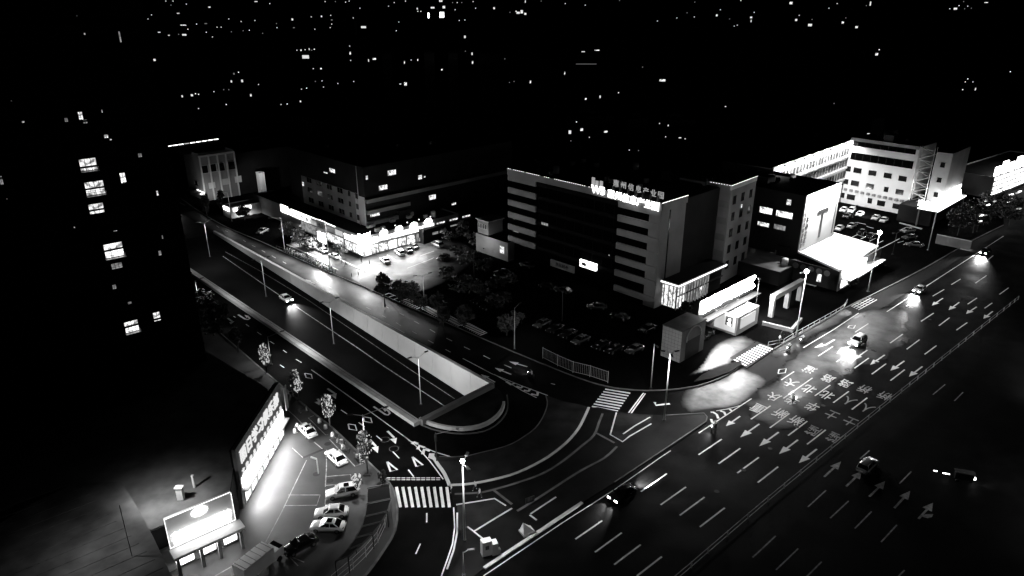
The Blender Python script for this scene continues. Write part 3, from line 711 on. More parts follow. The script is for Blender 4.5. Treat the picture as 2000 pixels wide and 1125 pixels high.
def get_car(kind, paint, rg=False):
    key = (kind, paint, rg)
    if key not in PROTO: PROTO[key] = [car_proto(kind, paint, rg), False]
    pr = PROTO[key]
    if not pr[1]: pr[1] = True; return pr[0]
    return copy_tree(pr[0])
def car(front, rear, kind, paint, label, z=.12, rg=False, group='parked cars', lights=None, gf=False, name=None, scale=1.0):
    a, b = (GF(*front), GF(*rear)) if gf else (G(*front, z), G(*rear, z))
    o = get_car(kind, paint, rg); c = (a + b) / 2; o.location = (c.x, c.y, c.z)
    o.rotation_euler = (0, 0, math.atan2(a.y - b.y, a.x - b.x)); o.scale = (scale,) * 3
    tag(o, label, 'car', group)
    if name: o.name = name
    if lights:
        for s in (-.62, .62):
            MB().box(2.27, s, .64, .08, .52, .2).build('lit_lens', 'glow_head', o)
            sp = spot('headlight_beam', (2.35, s, .65), lights, 62, .7, parent=o, size=.08); sp.rotation_euler = (R(90 - 13), 0, R(-90))
            MB().box(-2.3, s, .8, .03, .26, .1).build('lit_tail', 'glow_tail', o)
    return o
car((589,835), (612,857), 'sedan', 'car_white', 'white saloon with black roof glass parked nearest the bright sign wall', rg=True)
car((641,884), (674,914), 'sedan', 'car_white', 'white saloon on the forecourt beside the bay with planters')
car((636,972), (702,961), 'suv', 'car_white', 'white estate with roof window parked beside the pergola', rg=True)
car((622,1008), (675,1004), 'sedan', 'car_white', 'white saloon squeezed between the estate and the sunroof car')
car((613,1032), (670,1034), 'sedan', 'car_white', 'lowest white car of the forecourt row, with a dark sunroof', rg=True)
car((572,1078), (603,1062), 'sedan', 'car_black', 'black car in shadow at the lower end of the forecourt row')
car((745,505), (760,519), 'sedan', 'car_white', 'small white hatchback parked at the bright shop corner')
car((772,489), (791,505), 'suv', 'car_white', 'white people carrier parked beside the small hatchback', scale=1.05)
car((790,486), (805,497), 'sedan', 'car_black', 'black car parked behind the white people carrier')
car((798,480), (816,489), 'sedan', 'car_grey', 'dark grey car, farthest of the cars by the bright shop')
car((845,476), (864,486), 'suv', 'car_silver', 'white van-like car with a dark roof in the lane behind the shops', scale=1.1)
car((855,512), (876,500), 'sedan', 'car_grey', 'dark car with shining roof leaving the shop car park')
car((502,460), (524,449), 'sedan', 'car_silver', 'shiny car at the side street by the far lamp')
car((1020,518), (1040,524), 'sedan', 'car_grey', 'dim car in the dark yard left of the office block')
car((963,537), (998,534), 'sedan', 'car_black', 'nearly black car with one shining edge in the dark yard')
car((1146,602), (1186,603), 'sedan', 'car_grey', 'dark car with a light roof edge in front of the office block')
car((930,592), (945,588), 'sedan', 'car_black', 'black car with small glints at the left of the yard'); car((948,604), (965,600), 'sedan', 'car_black', 'black car with small glints behind the comb-shaped bays')
# right-hand car park
for f, r, kd, pt, lab in (((1667,428),(1691,414),'sedan','car_white','white car in the middle row near the small post'), ((1698,436),(1722,421),'sedan','car_white','left one of the two white cars side by side in the middle row'),
    ((1713,441),(1738,425),'sedan','car_white','right one of the two white cars side by side in the middle row'), ((1650,452),(1675,437),'sedan','car_silver','silver car nearest the low hall roof edge'),
    ((1630,455),(1648,443),'sedan','car_white','white car half hidden by the tall white sign wall'), ((1640,418),(1655,407),'sedan','car_white','white car in the back row next to the sign wall'),
    ((1655,420),(1670,408),'suv','car_white','white off-roader second in the back row'), ((1646,430),(1660,420),'sedan','car_black','black car between the two rows'),
    ((1675,462),(1690,452),'sedan','car_black','black car in the marked front bays'), ((1692,470),(1706,459),'sedan','car_black','black car at the right end of the front bays'),
    ((1762,455),(1784,452),'sedan','car_silver','grey car by the right fence, farthest up'), ((1764,468),(1788,465),'sedan','car_grey','dark car with a light outline in the right rows'), ((1775,480),(1796,482),'sedan','car_grey','dark car nearest the avenue in the right rows')):
    car(f, r, kd, pt, lab, group='cars in the office car park')
# moving
TRF = 'cars driving on the avenue'
car((1783,577), (1808,561), 'sedan', 'car_silver', 'car with headlights on driving down the avenue past the hatched box', z=.01, lights=9000, group=TRF, name='moving_car')
car((1912,503), (1935,487), 'sedan', 'car_black', 'dark car with twin headlights farthest up the avenue', z=.01, lights=9000, group=TRF, name='moving_car')
car((1872,483), (1842,474), 'sedan', 'car_silver', 'light car turning out by the corner canopy with its lights on', z=.02, lights=4000, group=TRF, name='moving_car')
car((1648,688), (1700,655), 'suv', 'car_white', 'pale car driving over the lane arrows of the avenue', z=.01, lights=5000, group=TRF, name='moving_car', scale=1.1)
o = car((1188,988), (1243,952), 'sedan', 'car_black', 'black saloon with a bright bonnet on the near left lane', z=.01, lights=2500, group=TRF, name='moving_car')
spot('brake_glow', (-2.6, 0, 1.3), 26000, 62, 1.0, parent=o).rotation_euler = (R(55), 0, R(90))
car((1708,900), (1678,930), 'suv', 'car_silver', 'grey hatchback driving away beyond the median fence', z=.01, group=TRF, name='moving_car')
car((573,597), (545,576), 'sedan', 'car_white', 'white car in the sunken road with a bright pool of light', gf=True, lights=6000, group=None, name='moving_car')
car((340,418), (331,411), 'sedan', 'car_black', 'car entering the far end of the sunken road behind the tower', gf=True, lights=900, group=None, name='moving_car')

# box van at the bottom of the picture
a = G(500, 1120, .12); root = empty('box_van', a, R(60), 'white box truck with a ribbed roof parked below the shop entrance', 'van')
b = MB().box(0, 0, 1.75, 4.6, 2.1, 2.1).build('cargo_box', 'car_white', root)
for i in range(6): MB().box(-2 + i * .8, 0, 2.83, .06, 2.0, .05).build('roof_rib', 'car_silver', b)
MB().box(3.1, 0, 1.15, 1.5, 1.9, 1.3).build('cab', 'car_white', root); MB().box(3.55, 0, 1.55, .65, 1.75, .55).build('windscreen', 'car_glass', root)
MB().box(.6, 0, .6, 6.4, 1.6, .25).build('chassis', 'dark_steel', root)
for x in (-1.4, 3.0):
    for s in (-.95, .95): MB().tube((x, s - .12, .38), (x, s + .12, .38), .38, n=12).build('wheel', 'rubber', root)

# ---------------------------------------------------------------- scooters and riders
def scooter_proto():
    root = empty('scooter', (0, 0, -500))
    for x in (.62, -.6):
        wh = MB().tube((x, -.06, .24), (x, .06, .24), .24, n=12).build('wheel', 'rubber', root); MB().tube((x, -.07, .24), (x, .07, .24), .12, n=8).build('rim', 'rim', wh)
    loft([[(x, -w_, z0), (x, -w_ * .8, z1), (x, w_ * .8, z1), (x, w_, z0)] for x, w_, z0, z1 in ((-.85, .08, .45, .62), (-.5, .17, .35, .72), (-.05, .16, .25, .68), (.05, .15, .2, .32), (.4, .15, .2, .3))]).build('body', 'plastic_dark', root)
    MB().box(-.42, 0, .76, .75, .28, .09).build('seat', 'rubber', root)
    loft([[(x, -w_, z0), (x, -w_, z1), (x, w_, z1), (x, w_, z0)] for x, w_, z0, z1 in ((.38, .18, .22, .85), (.48, .2, .3, .95), (.6, .12, .45, .95))]).build('front_shield', 'car_silver', root)
    MB().tube((.5, 0, .9), (.42, 0, 1.08), .03).tube((.4, -.34, 1.1), (.4, .34, 1.1), .022).build('handlebar', 'dark_steel', root)
    for s in (-.3, .3): MB().tube((.42, s, 1.1), (.46, s * 1.1, 1.28), .008).box(.46, s * 1.15, 1.3, .02, .12, .08).build('mirror', 'rim', root)
    MB().ball((.6, 0, .85), .07).build('headlight', 'lens', root)
    MB().box(-.85, 0, .85, .3, .3, .26).build('top_box', 'plastic_dark', root)
    return root
sc0 = scooter_proto(); sc_used = False
def scooter(p, az, label, group=None):
    global sc_used
    o = sc0 if not sc_used else copy_tree(sc0); sc_used = True
    o.location = p; o.rotation_euler = (0, 0, az); return tag(o, label, 'scooter', group)
a, b = G(560, 491, .12), G(646, 527, .12)
NS = 19
for i in range(NS):
    p = a + (b - a) * (i / (NS - 1)) + Vector((random.uniform(-.1, .1), random.uniform(-.1, .2), 0))
    scooter(p, R(75 + random.uniform(-12, 12)), 'dark scooter, %s from the upper end of the long row behind the roadside railing' % ordn[i], 'scooters in the roadside row')
for px, az, lab in (((664,868), 150, 'scooter in the forecourt bay with planters, upper one'), ((676,882), 140, 'scooter lying in the forecourt bay beside the dark slab'), ((699,900), 120, 'scooter at the lower corner of the forecourt bay'), ((567,778), 30, 'scooter beside the top corner of the sign wall'), ((575,770), 60, 'second scooter beside the top corner of the sign wall'), ((594,806), 40, 'scooter near the first parking bay line'), ((1390,655), 30, 'cargo scooter in front of the arched wall'), ((1378,664), 200, 'scooter loaded with boxes in front of the arched wall')):
    scooter(G(*px, .13), R(az), lab)

def person(p, az, label, pose='stand', top='cloth_pale', legs='cloth_dark', h=1.7, parent=None):
    k = h / 1.7; root = empty('person', p, az, label, 'person')
    if pose == 'sit':
        hip = (0, 0, .85); kn = [(.42, .12, .78), (.42, -.12, .78)]; ft = [(.45, .13, .35), (.45, -.13, .35)]; ch = (.08, 0, 1.3); nk = (.12, 0, 1.45); hd = (.14, 0, 1.62)
        el = [(.25, .25, 1.15), (.25, -.25, 1.15)]; hn = [(.55, .28, 1.14), (.55, -.28, 1.14)]
    else:
        s = .22 if pose == 'walk' else .02
        hip = (0, 0, .9); kn = [(.06 + s, .1, .48), (.05 - s, -.1, .48)]; ft = [(s * 1.3, .1, .06), (-s * 1.6, -.1, .1)]; ch = (.02, 0, 1.28); nk = (.02, 0, 1.45); hd = (.04, 0, 1.6)
        el = [(-s * .7, .26, 1.12), (s * .7, -.26, 1.12)]; hn = [(-s * .5 + .1, .28, .86), (s + .1, -.28, .88)]
    V = [hip, (0, 0, hip[2] + .15), ch, nk, hd, (hd[0], 0, hd[2] + .08)]; E = [(0, 1), (1, 2), (2, 3), (3, 4), (4, 5)]; Rr = [.14, .13, .16, .055, .09, .07]
    for i in (0, 1):
        b = len(V); sg = 1 if i == 0 else -1
        V += [(hip[0], sg * .1, hip[2] - .04), kn[i], ft[i], (ft[i][0] + .17, ft[i][1], ft[i][2] - .02)]; E += [(0, b), (b, b + 1), (b + 1, b + 2), (b + 2, b + 3)]; Rr += [.095, .065, .045, .04]
        b = len(V); V += [(ch[0], sg * .18, ch[2] + .06), el[i], hn[i], (hn[i][0] + .08, hn[i][1], hn[i][2] - .03)]; E += [(2, b), (b, b + 1), (b + 1, b + 2), (b + 2, b + 3)]; Rr += [.06, .045, .035, .03]
    me = bpy.data.meshes.new('body'); me.from_pydata([tuple(c * k for c in v) for v in V], E, []); o = bpy.data.objects.new('body', me); COL.objects.link(o); o.parent = root
    sk = o.modifiers.new('skin', 'SKIN'); 
    for i, r in enumerate(Rr): me.skin_vertices[0].data[i].radius = (r * k, r * k * (1.25 if i in (1, 2) else 1))
    me.skin_vertices[0].data[0].use_root = True
    o.modifiers.new('sub', 'SUBSURF').levels = 1; o.modifiers['sub'].render_levels = 1
    me.materials.append(M[top])
    lg = MB()
    for i in (0, 1):
        sg = 1 if i == 0 else -1
        lg.tube((hip[0] * k, sg * .1 * k, (hip[2]) * k), tuple(c * k for c in kn[i]), .115 * k, .085 * k, 10); lg.tube(tuple(c * k for c in kn[i]), tuple(c * k for c in ft[i]), .085 * k, .065 * k, 10)
    lg.build('trousers', legs, root, smooth=True)
    MB().ball((hd[0] * k - .015, 0, (hd[2] + .06) * k), .1 * k, .095 * k, .1 * k, 10, 6).build('hair', 'hair', root, smooth=True)
    return root
person(G(928, 957, .11), R(200), 'pedestrian in a pale coat walking on the wide kerb near the lit lamp', 'walk')
person(G(937, 972, .11), R(150), 'person in a white top and dark trousers stepping beside the first pedestrian', 'walk')
person(G(882, 962, .02), R(190), 'person standing at the right end of the near zebra crossing', 'stand')
person(G(582, 842, .12), R(260), 'person standing between the sign wall and the parked saloon', 'walk')
for px, az, lab in (((1394,838), 222, 'riding past the pointed island tip'), ((1549,785), 60, 'crossing the painted road letters with a bright lamp'), ((1566,668), 222, 'by the avenue kerb next to the railing'), ((1540,684), 222, 'at the end of the office gate crossing'), ((1036,737), 130, 'on the service road above the chevrons')):
    p = G(*px, .02); scooter(p, R(az), 'scooter with a rider ' + lab, 'ridden scooters'); person(p + Vector((-.4 * math.cos(R(az)), -.4 * math.sin(R(az)), 0)), R(az), 'rider in a pale jacket ' + lab, 'sit')
    f = Vector((math.cos(R(az)), math.sin(R(az)), 0)); lo = empty('scooter_headlamp', p + f * .72 + Vector((0, 0, .85)), R(az), 'tiny lit headlamp of the scooter ' + lab, 'headlamp')
    MB().ball((0, 0, 0), .09).build('lens', 'glow_head', lo); sp = spot('beam', (.15, 0, 0), 900 if az != 60 else 4500, 80, .9, parent=lo); sp.rotation_euler = (R(68), 0, R(-90))
person(G(1522, 668, .12), R(30), 'person waiting on the pavement left of the glowing lamp', 'stand'); person(G(1526, 660, .12), R(80), 'second person waiting on the pavement, slightly farther back', 'stand', top='cloth_dark')
for px, az, ps, lab in (((668,515),20,'stand','on the bright pavement below the billboard, nearest the lamp pole'), ((676,520),200,'walk','walking on the bright pavement towards the driveway'), ((706,512),90,'stand','in front of the glaring shop corner'), ((722,520),150,'walk','between the shop corner and the small hatchback'), ((600,505),60,'walk','walking behind the middle of the scooter row'), ((735,500),10,'stand','at the lit shop windows beside the parked cars')):
    person(G(*px, .13), R(az), 'person ' + lab, ps, top=random.choice(['cloth_pale', 'cloth_dark']))
for f_, r_, pt, lab in (((622,488),(640,497),'car_silver','first silver car on the pavement under the billboard'), ((645,499),(662,508),'car_white','white car on the pavement right under the billboard'), ((590,472),(606,480),'car_grey','grey car among the bushes under the long lit sign')):
    car(f_, r_, 'sedan', pt, lab)
# three-wheeler with open lit canopy beyond the fence
p = G(1880, 940, .01); root = empty('rickshaw', p, R(-20), 'small black three-wheeler with a pale canopy and a bright lamp streak crossing beyond the median fence', 'three-wheeler')
MB().box(0, 0, 1.0, 2.4, 1.0, .9).build('body', 'car_black', root); MB().box(0, 0, 1.65, 2.6, 1.15, .08).build('canopy', 'car_grey', root); MB().box(-2.2, .3, .6, .9, .12, .1).box(-3.6, .5, .6, .5, .1, .1).build('lamp_streak', 'glow_sign', root)  # glowing bars model a streak of light, not real lamps
for x, s in ((1.0, 0), (-.8, .5), (-.8, -.5)): MB().tube((x, s - .06, .25), (x, s + .06, .25), .25, n=10).build('wheel', 'rubber', root)
MB().ball((1.35, 0, .8), .22).build('lit_lens', 'glow_head', root); sp = spot('beam', (1.5, 0, .8), 500, 60, .8, parent=root); sp.rotation_euler = (R(75), 0, R(-90))

# ================================================================ TREES
def leaf_cloud(mb, c, rx, ry, rz, n, s, seed, shell=.55):
    rn = random.Random(seed); clumps = []
    for _ in range(max(5, n // 30)):
        th = rn.uniform(0, 2 * PI); ph = math.acos(rn.uniform(-1, 1)); q = rn.uniform(shell, 1) ; clumps.append((q * math.sin(ph) * math.cos(th), q * math.sin(ph) * math.sin(th), q * math.cos(ph)))
    for _ in range(n):
        k = rn.choice(clumps); v = Vector((k[0] + rn.gauss(0, .16), k[1] + rn.gauss(0, .16), k[2] + rn.gauss(0, .13)))
        if v.length > 1.15: continue
        p = Vector((c[0] + v.x * rx, c[1] + v.y * ry, c[2] + v.z * rz)); a = Vector((rn.uniform(-1, 1), rn.uniform(-1, 1), rn.uniform(-.6, .6))).normalized(); b = a.orthogonal().normalized(); b.rotate(Matrix.Rotation(rn.uniform(0, 6), 3, a))
        e = s * rn.uniform(.6, 1.3); mb.quad(p - a * e, p - b * e * .5, p + a * e, p + b * e * .5)
def tree(base, h, crown_w, label, m='leaf_black', leaves=500, ls=.28, fairy=0, crown_lo=.35, z=.12, group=None, name='tree', seed=None):
    p = G(*base, z); seed = seed or int(base[0] * 7 + base[1]); root = empty(name, p, 0, label, 'tree', group)
    tr = MB().tube((0, 0, 0), (.05, .03, h * .5), .16, .10, 8)
    rn = random.Random(seed)
    for i in range(5):
        t = rn.uniform(0, 2 * PI); tr.tube((.05, .03, h * (.3 + .04 * i)), (crown_w * .33 * math.cos(t), crown_w * .33 * math.sin(t), h * (.55 + .06 * i)), .06, .02, 5)
    tr.build('trunk', 'bark', root)
    cz = h * (1 + crown_lo) / 2; rz = h * (1 - crown_lo) / 2
    mb = MB(); leaf_cloud(mb, (0, 0, cz), crown_w / 2, crown_w / 2, rz, leaves, ls, seed); mb.build('crown', m, root)
    if fairy:
        mb = MB()
        for i in range(fairy):
            t = rn.uniform(0, 2 * PI); c = rn.uniform(-.95, .95); q = math.sqrt(1 - c * c) * rn.uniform(.2, 1.08)
            x, y, zz = q * math.cos(t) * crown_w / 2, q * math.sin(t) * crown_w / 2, cz + c * rz
            mb.box(x, y, zz, .12, .12, rn.uniform(.12, .35))
        o = mb.build('fairy_lights', 'glow_fairy', root); o['kind'] = 'stuff'
    return root
tree((521, 728), 6.2, 2.2, 'slim roadside tree wrapped in bright fairy lights, nearest the tower', 'leaf', 500, .22, 110, .28, group='fairy-lit street trees')
tree((583, 782), 6.2, 2.1, 'slim roadside tree covered in fairy lights above the sign wall corner', 'leaf', 500, .22, 100, .25, group='fairy-lit street trees')
tree((645, 835), 6.4, 2.2, 'slim roadside tree covered in fairy lights between the bays and the turn arrow', 'leaf', 500, .22, 110, .32, group='fairy-lit street trees')
tree((718, 926), 7.6, 2.3, 'dimly lit slim tree in a square planter by the near crossing', 'leaf', 600, .22, 26, .38, group='fairy-lit street trees')
tree((466, 688), 6.0, 2.4, 'slim leafy tree without lights by the left turn arrows', 'leaf', 700, .3, 0, .3)
tree((747, 944), 2.2, 1.5, 'small round black bush in a pot at the corner of the pergola', 'leaf_black', 500, .16, 0, .15, name='bush')
tree((699, 962), 3.2, 1.6, 'small leafless-looking shrub with tiny lights behind the white estate', 'leaf', 160, .12, 60, .2, name='shrub')
tree((403, 618), 6.5, 5.0, 'dark round tree at the edge of the residential tower', 'leaf_black', 1200, .35, 0, .3); tree((428, 640), 6, 4.2, 'second dark round tree near the edge of the residential tower', 'leaf_black', 1000, .35, 0, .3)
tree((395, 640), 4, 5.0, 'light-catching broad bush below the dark tower trees', 'leaf', 900, .35, 0, .1, name='bush'); tree((418, 655), 3.4, 4.0, 'small pale bush lit from beneath beside the tower', 'leaf', 700, .3, 0, .1, name='bush')
tree((752, 600), 8.5, 3.6, 'black tree at the driveway mouth with a thin dark trunk', 'leaf_black', 1200, .32, 0, .45)
tree((783, 592), 5.6, 4.0, 'black round tree standing before the bright car park, left one', 'leaf_black', 1300, .34, 0, .2); tree((803, 592), 5.6, 4.2, 'black round tree standing before the bright car park, right one', 'leaf_black', 1300, .34, 0, .2)
tree((822, 608), 4.5, 3.0, 'small dark tree half hidden beside the bent-arm lamp', 'leaf_black', 500, .34, 0, .2)
for px, h, wd, lab in (((585, 478), 5, 5, 'grey bush under the long lit shop sign, left part'), ((610, 488), 4, 5, 'grey bush under the long lit shop sign, right part'), ((562, 462), 5, 4, 'bush catching light at the end of the shop row'), ((665, 500), 3.6, 4, 'bush beside the glowing billboard foot')):
    tree(px, h, wd, lab, 'leaf', 800, .36, 0, .1, name='bush')
for px, h, wd, lab in (((855, 612), 5, 3.5, 'dark tree behind the comb bays, left one'), ((866, 640), 5.5, 2.6, 'thin dark tree at the kerb beyond the bent-arm lamp'), ((908, 640), 5, 4, 'dark tree behind the comb bays, right one'), ((990, 655), 4.5, 4, 'dim tree behind the office guard lamp'),
                       ((1338, 622), 4, 2.4, 'small dark tree against the glazed annex corner'),
                       ((1900, 455), 11, 9, 'large black tree in front of the bright far-right shops'), ((1870, 460), 9, 8, 'black tree beside the corner canopy'), ((1935, 430), 10, 9, 'black tree under the far-right shop lights'), ((1970, 440), 9, 9, 'black tree nearest the right edge of the picture'),
                       ((405, 425), 8, 3.2, 'narrow black tree in front of the far-left white building'), ((438, 418), 8, 3.2, 'narrow black tree right of the first one before the far-left building'), ((478, 430), 5, 4, 'tree by the lit corner shop'), ((1660, 560), 3, 3, 'dark shrub at the foot of the bright hall corner')):
    tree(px, h, wd, lab, 'leaf_black', 900, .4, 0, .22)
for k_, (px, h, wd) in enumerate((((880, 470), 4, 6), ((905, 462), 5, 6), ((930, 480), 4, 7), ((895, 500), 3.5, 6), ((920, 520), 4, 7), ((948, 530), 3.5, 6), ((880, 548), 3.5, 6), ((905, 570), 4, 7), ((940, 575), 3.5, 7), ((975, 600), 3.5, 6), ((1000, 640), 4, 5), ((985, 560), 3.5, 6))):
    tree(px, h, wd, 'shadowy broad bush, %s of the dark planted strip beside the shop car park' % ordn[k_], 'leaf', 420, .42, 0, .1, name='bush', group='bushes of the planted strip')
for k_, (f_, r_) in enumerate((((1050,640),(1068,632)), ((1075,650),(1093,642)), ((1100,660),(1118,652)), ((1125,672),(1143,664)), ((1165,682),(1183,674)), ((1190,690),(1208,682)), ((1230,690),(1248,682)), ((1255,650),(1273,642)), ((1060,560),(1080,565)), ((1090,568),(1110,573)), ((1200,620),(1220,625)))):
    car(f_, r_, 'sedan', ('car_grey', 'car_black', 'car_black')[k_ % 3], '%s car of the unlit line parked in the office yard behind the picket fence' % ordn[k_], group='cars in the dark office yard')
# planters and bollards on the forecourt
for px, lab in (((624,825), 'first round pale bollard along the forecourt kerb'), ((636,837), 'second round pale bollard along the forecourt kerb'), ((650,852), 'pale bollard beside the gap between the bays'), ((667,866), 'pale bollard next to the upper bay scooter'), ((670,876), 'pale box planter in the lower forecourt bay'), ((576,845), 'round white planter beside the sign wall lights')):
    root = empty('bollard', G(*px, .12), 0, lab, 'bollard', 'bollards of the forecourt'); MB().tube((0, 0, 0), (0, 0, .55), .32, .28, 12).build('post', 'concrete', root, smooth=True); MB().ball((0, 0, .58), .27, n=12, m=6).build('cap', 'concrete', root, smooth=True)
for i, px in enumerate(((687, 540), (700, 537), (713, 534), (655, 532), (1508, 690), (1530, 660))):
    root = empty('bollard', G(*px, .12), 0, 'thin dark bollard ' + ('nearest the shop driveway mouth', 'second of three at the shop driveway', 'third of three at the shop driveway', 'alone before the lit pavement', 'at the end of the gate crossing', 'by the railing near the glowing lamp')[2 - i if i < 3 else i], 'bollard', 'thin bollards'); MB().tube((0, 0, 0), (0, 0, .8), .09, n=8).build('post', 'plastic_dark', root); MB().ball((0, 0, .82), .11, n=8, m=4).build('cap', 'plastic_dark', root)
root = empty('planter', G(718, 926, .12), 0, 'square dark planter round the foot of the dim tree', 'planter'); MB().box(0, 0, .1, 1.1, 1.1, .2).build('tub', 'plastic_dark', root)
# utility cabinets on the island
root = empty('utility_cabinet', G(955, 1080, .1), R(20), 'pair of white utility boxes with a dark emblem on the island', 'cabinet')
MB().box(-.35, 0, 1.1, 1.3, .9, 2.2).build('tall_box', 'plastic_white', root); MB().box(.65, -.2, .9, .75, 1.0, 1.8).build('low_box', 'plastic_white', root); MB().box(1.2, -.4, .35, .35, .5, .7).build('side_box', 'plastic_white', root); MB().box(-.35, -.46, 1.3, .5, .02, .6).build('emblem', 'plastic_dark', root)
# metro entrance (dark ramp) with sign
root = empty('pyramid_marker', G(1030, 1040, .1), R(30), 'pale leaning concrete wedge beside the dark pit on the island', 'wedge'); MB().prism([(-.9, -.7), (.9, -.7), (.9, .8), (-.9, .8)], 0, .3).build('plinth', 'concrete_dim', root)
MB().add([(-.9, -.6, .3), (.8, -.6, .3), (.8, .6, .3), (-.9, .6, .3), (-.7, 0, 1.9)], [(0, 1, 4), (1, 2, 4), (2, 3, 4), (3, 0, 4)]).build('wedge', 'concrete', root)
sb = empty('island_sign', G(1035, 986, .1), R(30), 'dim small sign reading B1 at the pit on the island', 'sign'); MB().box(0, 0, .9, 1.4, .1, .9).build('board', 'plastic_dark', sb)
def text(body, parent, loc, rot, size, m, depth=.03, name='lettering', sx=1.0, align='CENTER', offset=.0):
    cu = bpy.data.curves.new(name, 'FONT'); cu.body = body; cu.align_x = align; cu.align_y = 'CENTER'; cu.size = size; cu.extrude = depth; cu.offset = offset; cu.materials.append(M[m] if isinstance(m, str) else m)
    o = bpy.data.objects.new(name, cu); COL.objects.link(o); o.parent = parent; o.location = loc; o.rotation_euler = rot; o.scale = (sx, 1, 1); return o
text('B1', sb, (0, -.07, .9), (R(90), 0, 0), .8, 'kerb_dim')
# signal / camera gantry at the chevron nose
root = empty('traffic_signal', G(853, 901, .1), R(10), 'traffic signal pole with a dark head at the chevron nose', 'traffic signal'); MB().tube((0, 0, 0), (0, 0, 5.2), .09, .07, 8).build('pole', 'dark_steel', root)
MB().tube((0, 0, 4.9), (3.4, .6, 5.1), .05, .04, 6).build('arm', 'galvanised', root); MB().box(0, -.2, 4.4, .38, .3, 1.1).build('signal_head', 'plastic_dark', root)
for i in range(3): MB().ball((0, -.36, 4.05 + .34 * i), .1, .04, .1).build('lens', 'plastic_dark', root)
MB().box(3.4, .6, 5.1, .5, .25, .2).build('camera', 'plastic_white', root)
# forecourt street sign post
root = empty('lamp_stub', G(622, 925, .12), 0, 'bent pale pipe post standing on the forecourt', 'post'); MB().tube((0, 0, 0), (0, 0, 2.6), .08).tube((0, 0, 2.6), (-.9, .1, 2.9), .13).build('pipe', 'galvanised', root)
# flower/ladder stand behind tree
root = empty('ladder_sign', G(708, 905, .12), R(40), 'white ladder-like frame leaning at the forecourt bay corner', 'frame')
for s in (-.35, .35): MB().tube((s, 0, 0), (s, .2, 3.2), .06).build('rail', 'galvanised', root)
for i in range(7): MB().tube((-.35, .03 * i, .3 + .42 * i), (.35, .03 * i, .3 + .42 * i), .035).build('rung', 'galvanised', root)
# ================================================================ BUILDINGS
A44, A134 = R(44), R(134)
_wc = {}
class Bld:
    """box building seen by its near corner c: local x runs along az (face R, facing -y), local y along az+90 (face L, facing -x)"""
    def __init__(s, name, label, c, az=A44, cat='building', z=0.0, group=None):
        s.c = Vector((c[0], c[1], z)); s.az = az; s.r = empty(name, s.c, az, label, cat, group)
    def R(s, px, py): x, z = on_plane(px, py, s.c, s.az); return x, z - s.c.z
    def L(s, px, py): x, z = on_plane(px, py, s.c, s.az + PI / 2); return x, z - s.c.z
    def box(s, name, m, x0, x1, y0, y1, z0, z1, parent=None):
        return MB().box((x0 + x1) / 2, (y0 + y1) / 2, (z0 + z1) / 2, x1 - x0, y1 - y0, z1 - z0).build(name, m, parent or s.r)
    def shell(s, W, D, Hh, wall, roof='roofing', parapet=.9):
        s.W, s.D, s.H = W, D, Hh
        s.box('wall', wall, 0, W, 0, D, 0, Hh - .25)
        mb = MB().box(W / 2, .15, Hh - .25 + parapet / 2, W, .3, parapet).box(.15, D / 2, Hh - .25 + parapet / 2, .3, D - .6, parapet).box(W - .15, D / 2, Hh - .25 + parapet / 2, .3, D - .6, parapet).box(W / 2, D - .15, Hh - .25 + parapet / 2, W, .3, parapet)
        mb.build('parapet', wall, s.r); s.box('roof', roof, .3, W - .3, .3, D - .3, Hh - .245, Hh - .2)
    def win(s, face, u, z, w, h, pane='glass_dark', frame='render_mid', mull=2, off=0.0, name='window'):
        key = (round(w, 1), round(h, 1), pane, frame, mull)
        w, h = key[0], key[1]
        if key not in _wc:
            mb = MB(); t = .08
            mb.box(0, -.05, h / 2 - t / 2, w, .1, t).box(0, -.05, -h / 2 + t / 2, w + .1, .14, t).box(-w / 2 + t / 2, -.05, 0, t, .1, h - 2 * t).box(w / 2 - t / 2, -.05, 0, t, .1, h - 2 * t)
            for i in range(1, mull): mb.box(-w / 2 + w * i / mull, -.045, 0, .06, .06, h - 2 * t)
            a = mb.build(name, frame, s.r); b = MB().box(0, -.015, 0, w - .1, .03, h - .1).build('pane', pane, a); _wc[key] = (a.data, b.data)
        else:
            a = bpy.data.objects.new(name, _wc[key][0]); COL.objects.link(a); a.parent = s.r
            b = bpy.data.objects.new('pane', _wc[key][1]); COL.objects.link(b); b.parent = a
        if face == 'R': a.location = (u, -off, z)
        else: a.location = (-off, u, z); a.rotation_euler = (0, 0, -PI / 2)
        return a
    def wpx(s, face, px, py, wpx, hpx, pane='glass_dark', frame='render_mid', mull=2, off=0.0):
        f = s.R if face == 'R' else s.L
        u0, z0 = f(px - wpx / 2, py); u1, _ = f(px + wpx / 2, py); _, za = f(px, py - hpx / 2); _, zb = f(px, py + hpx / 2); u, z = f(px, py)
        return s.win(face, u, z, max(.5, abs(u1 - u0)), max(.5, abs(za - zb)), pane, frame, mull, off)
    def light(s, x, y, z, e, sx, sy, tx, ty, tz):
        return area('lamp_light', (x, y, z), e, sx, sy, (tx, ty, tz), s.r)

# --- residential tower at the left edge
tc = G(1000 - (4045 - 765) * .1785, 765)
T = Bld('residential_tower', 'black residential tower filling the left side with a few lit flats', tc, R(42.3) - PI)   # face runs SW from the near corner
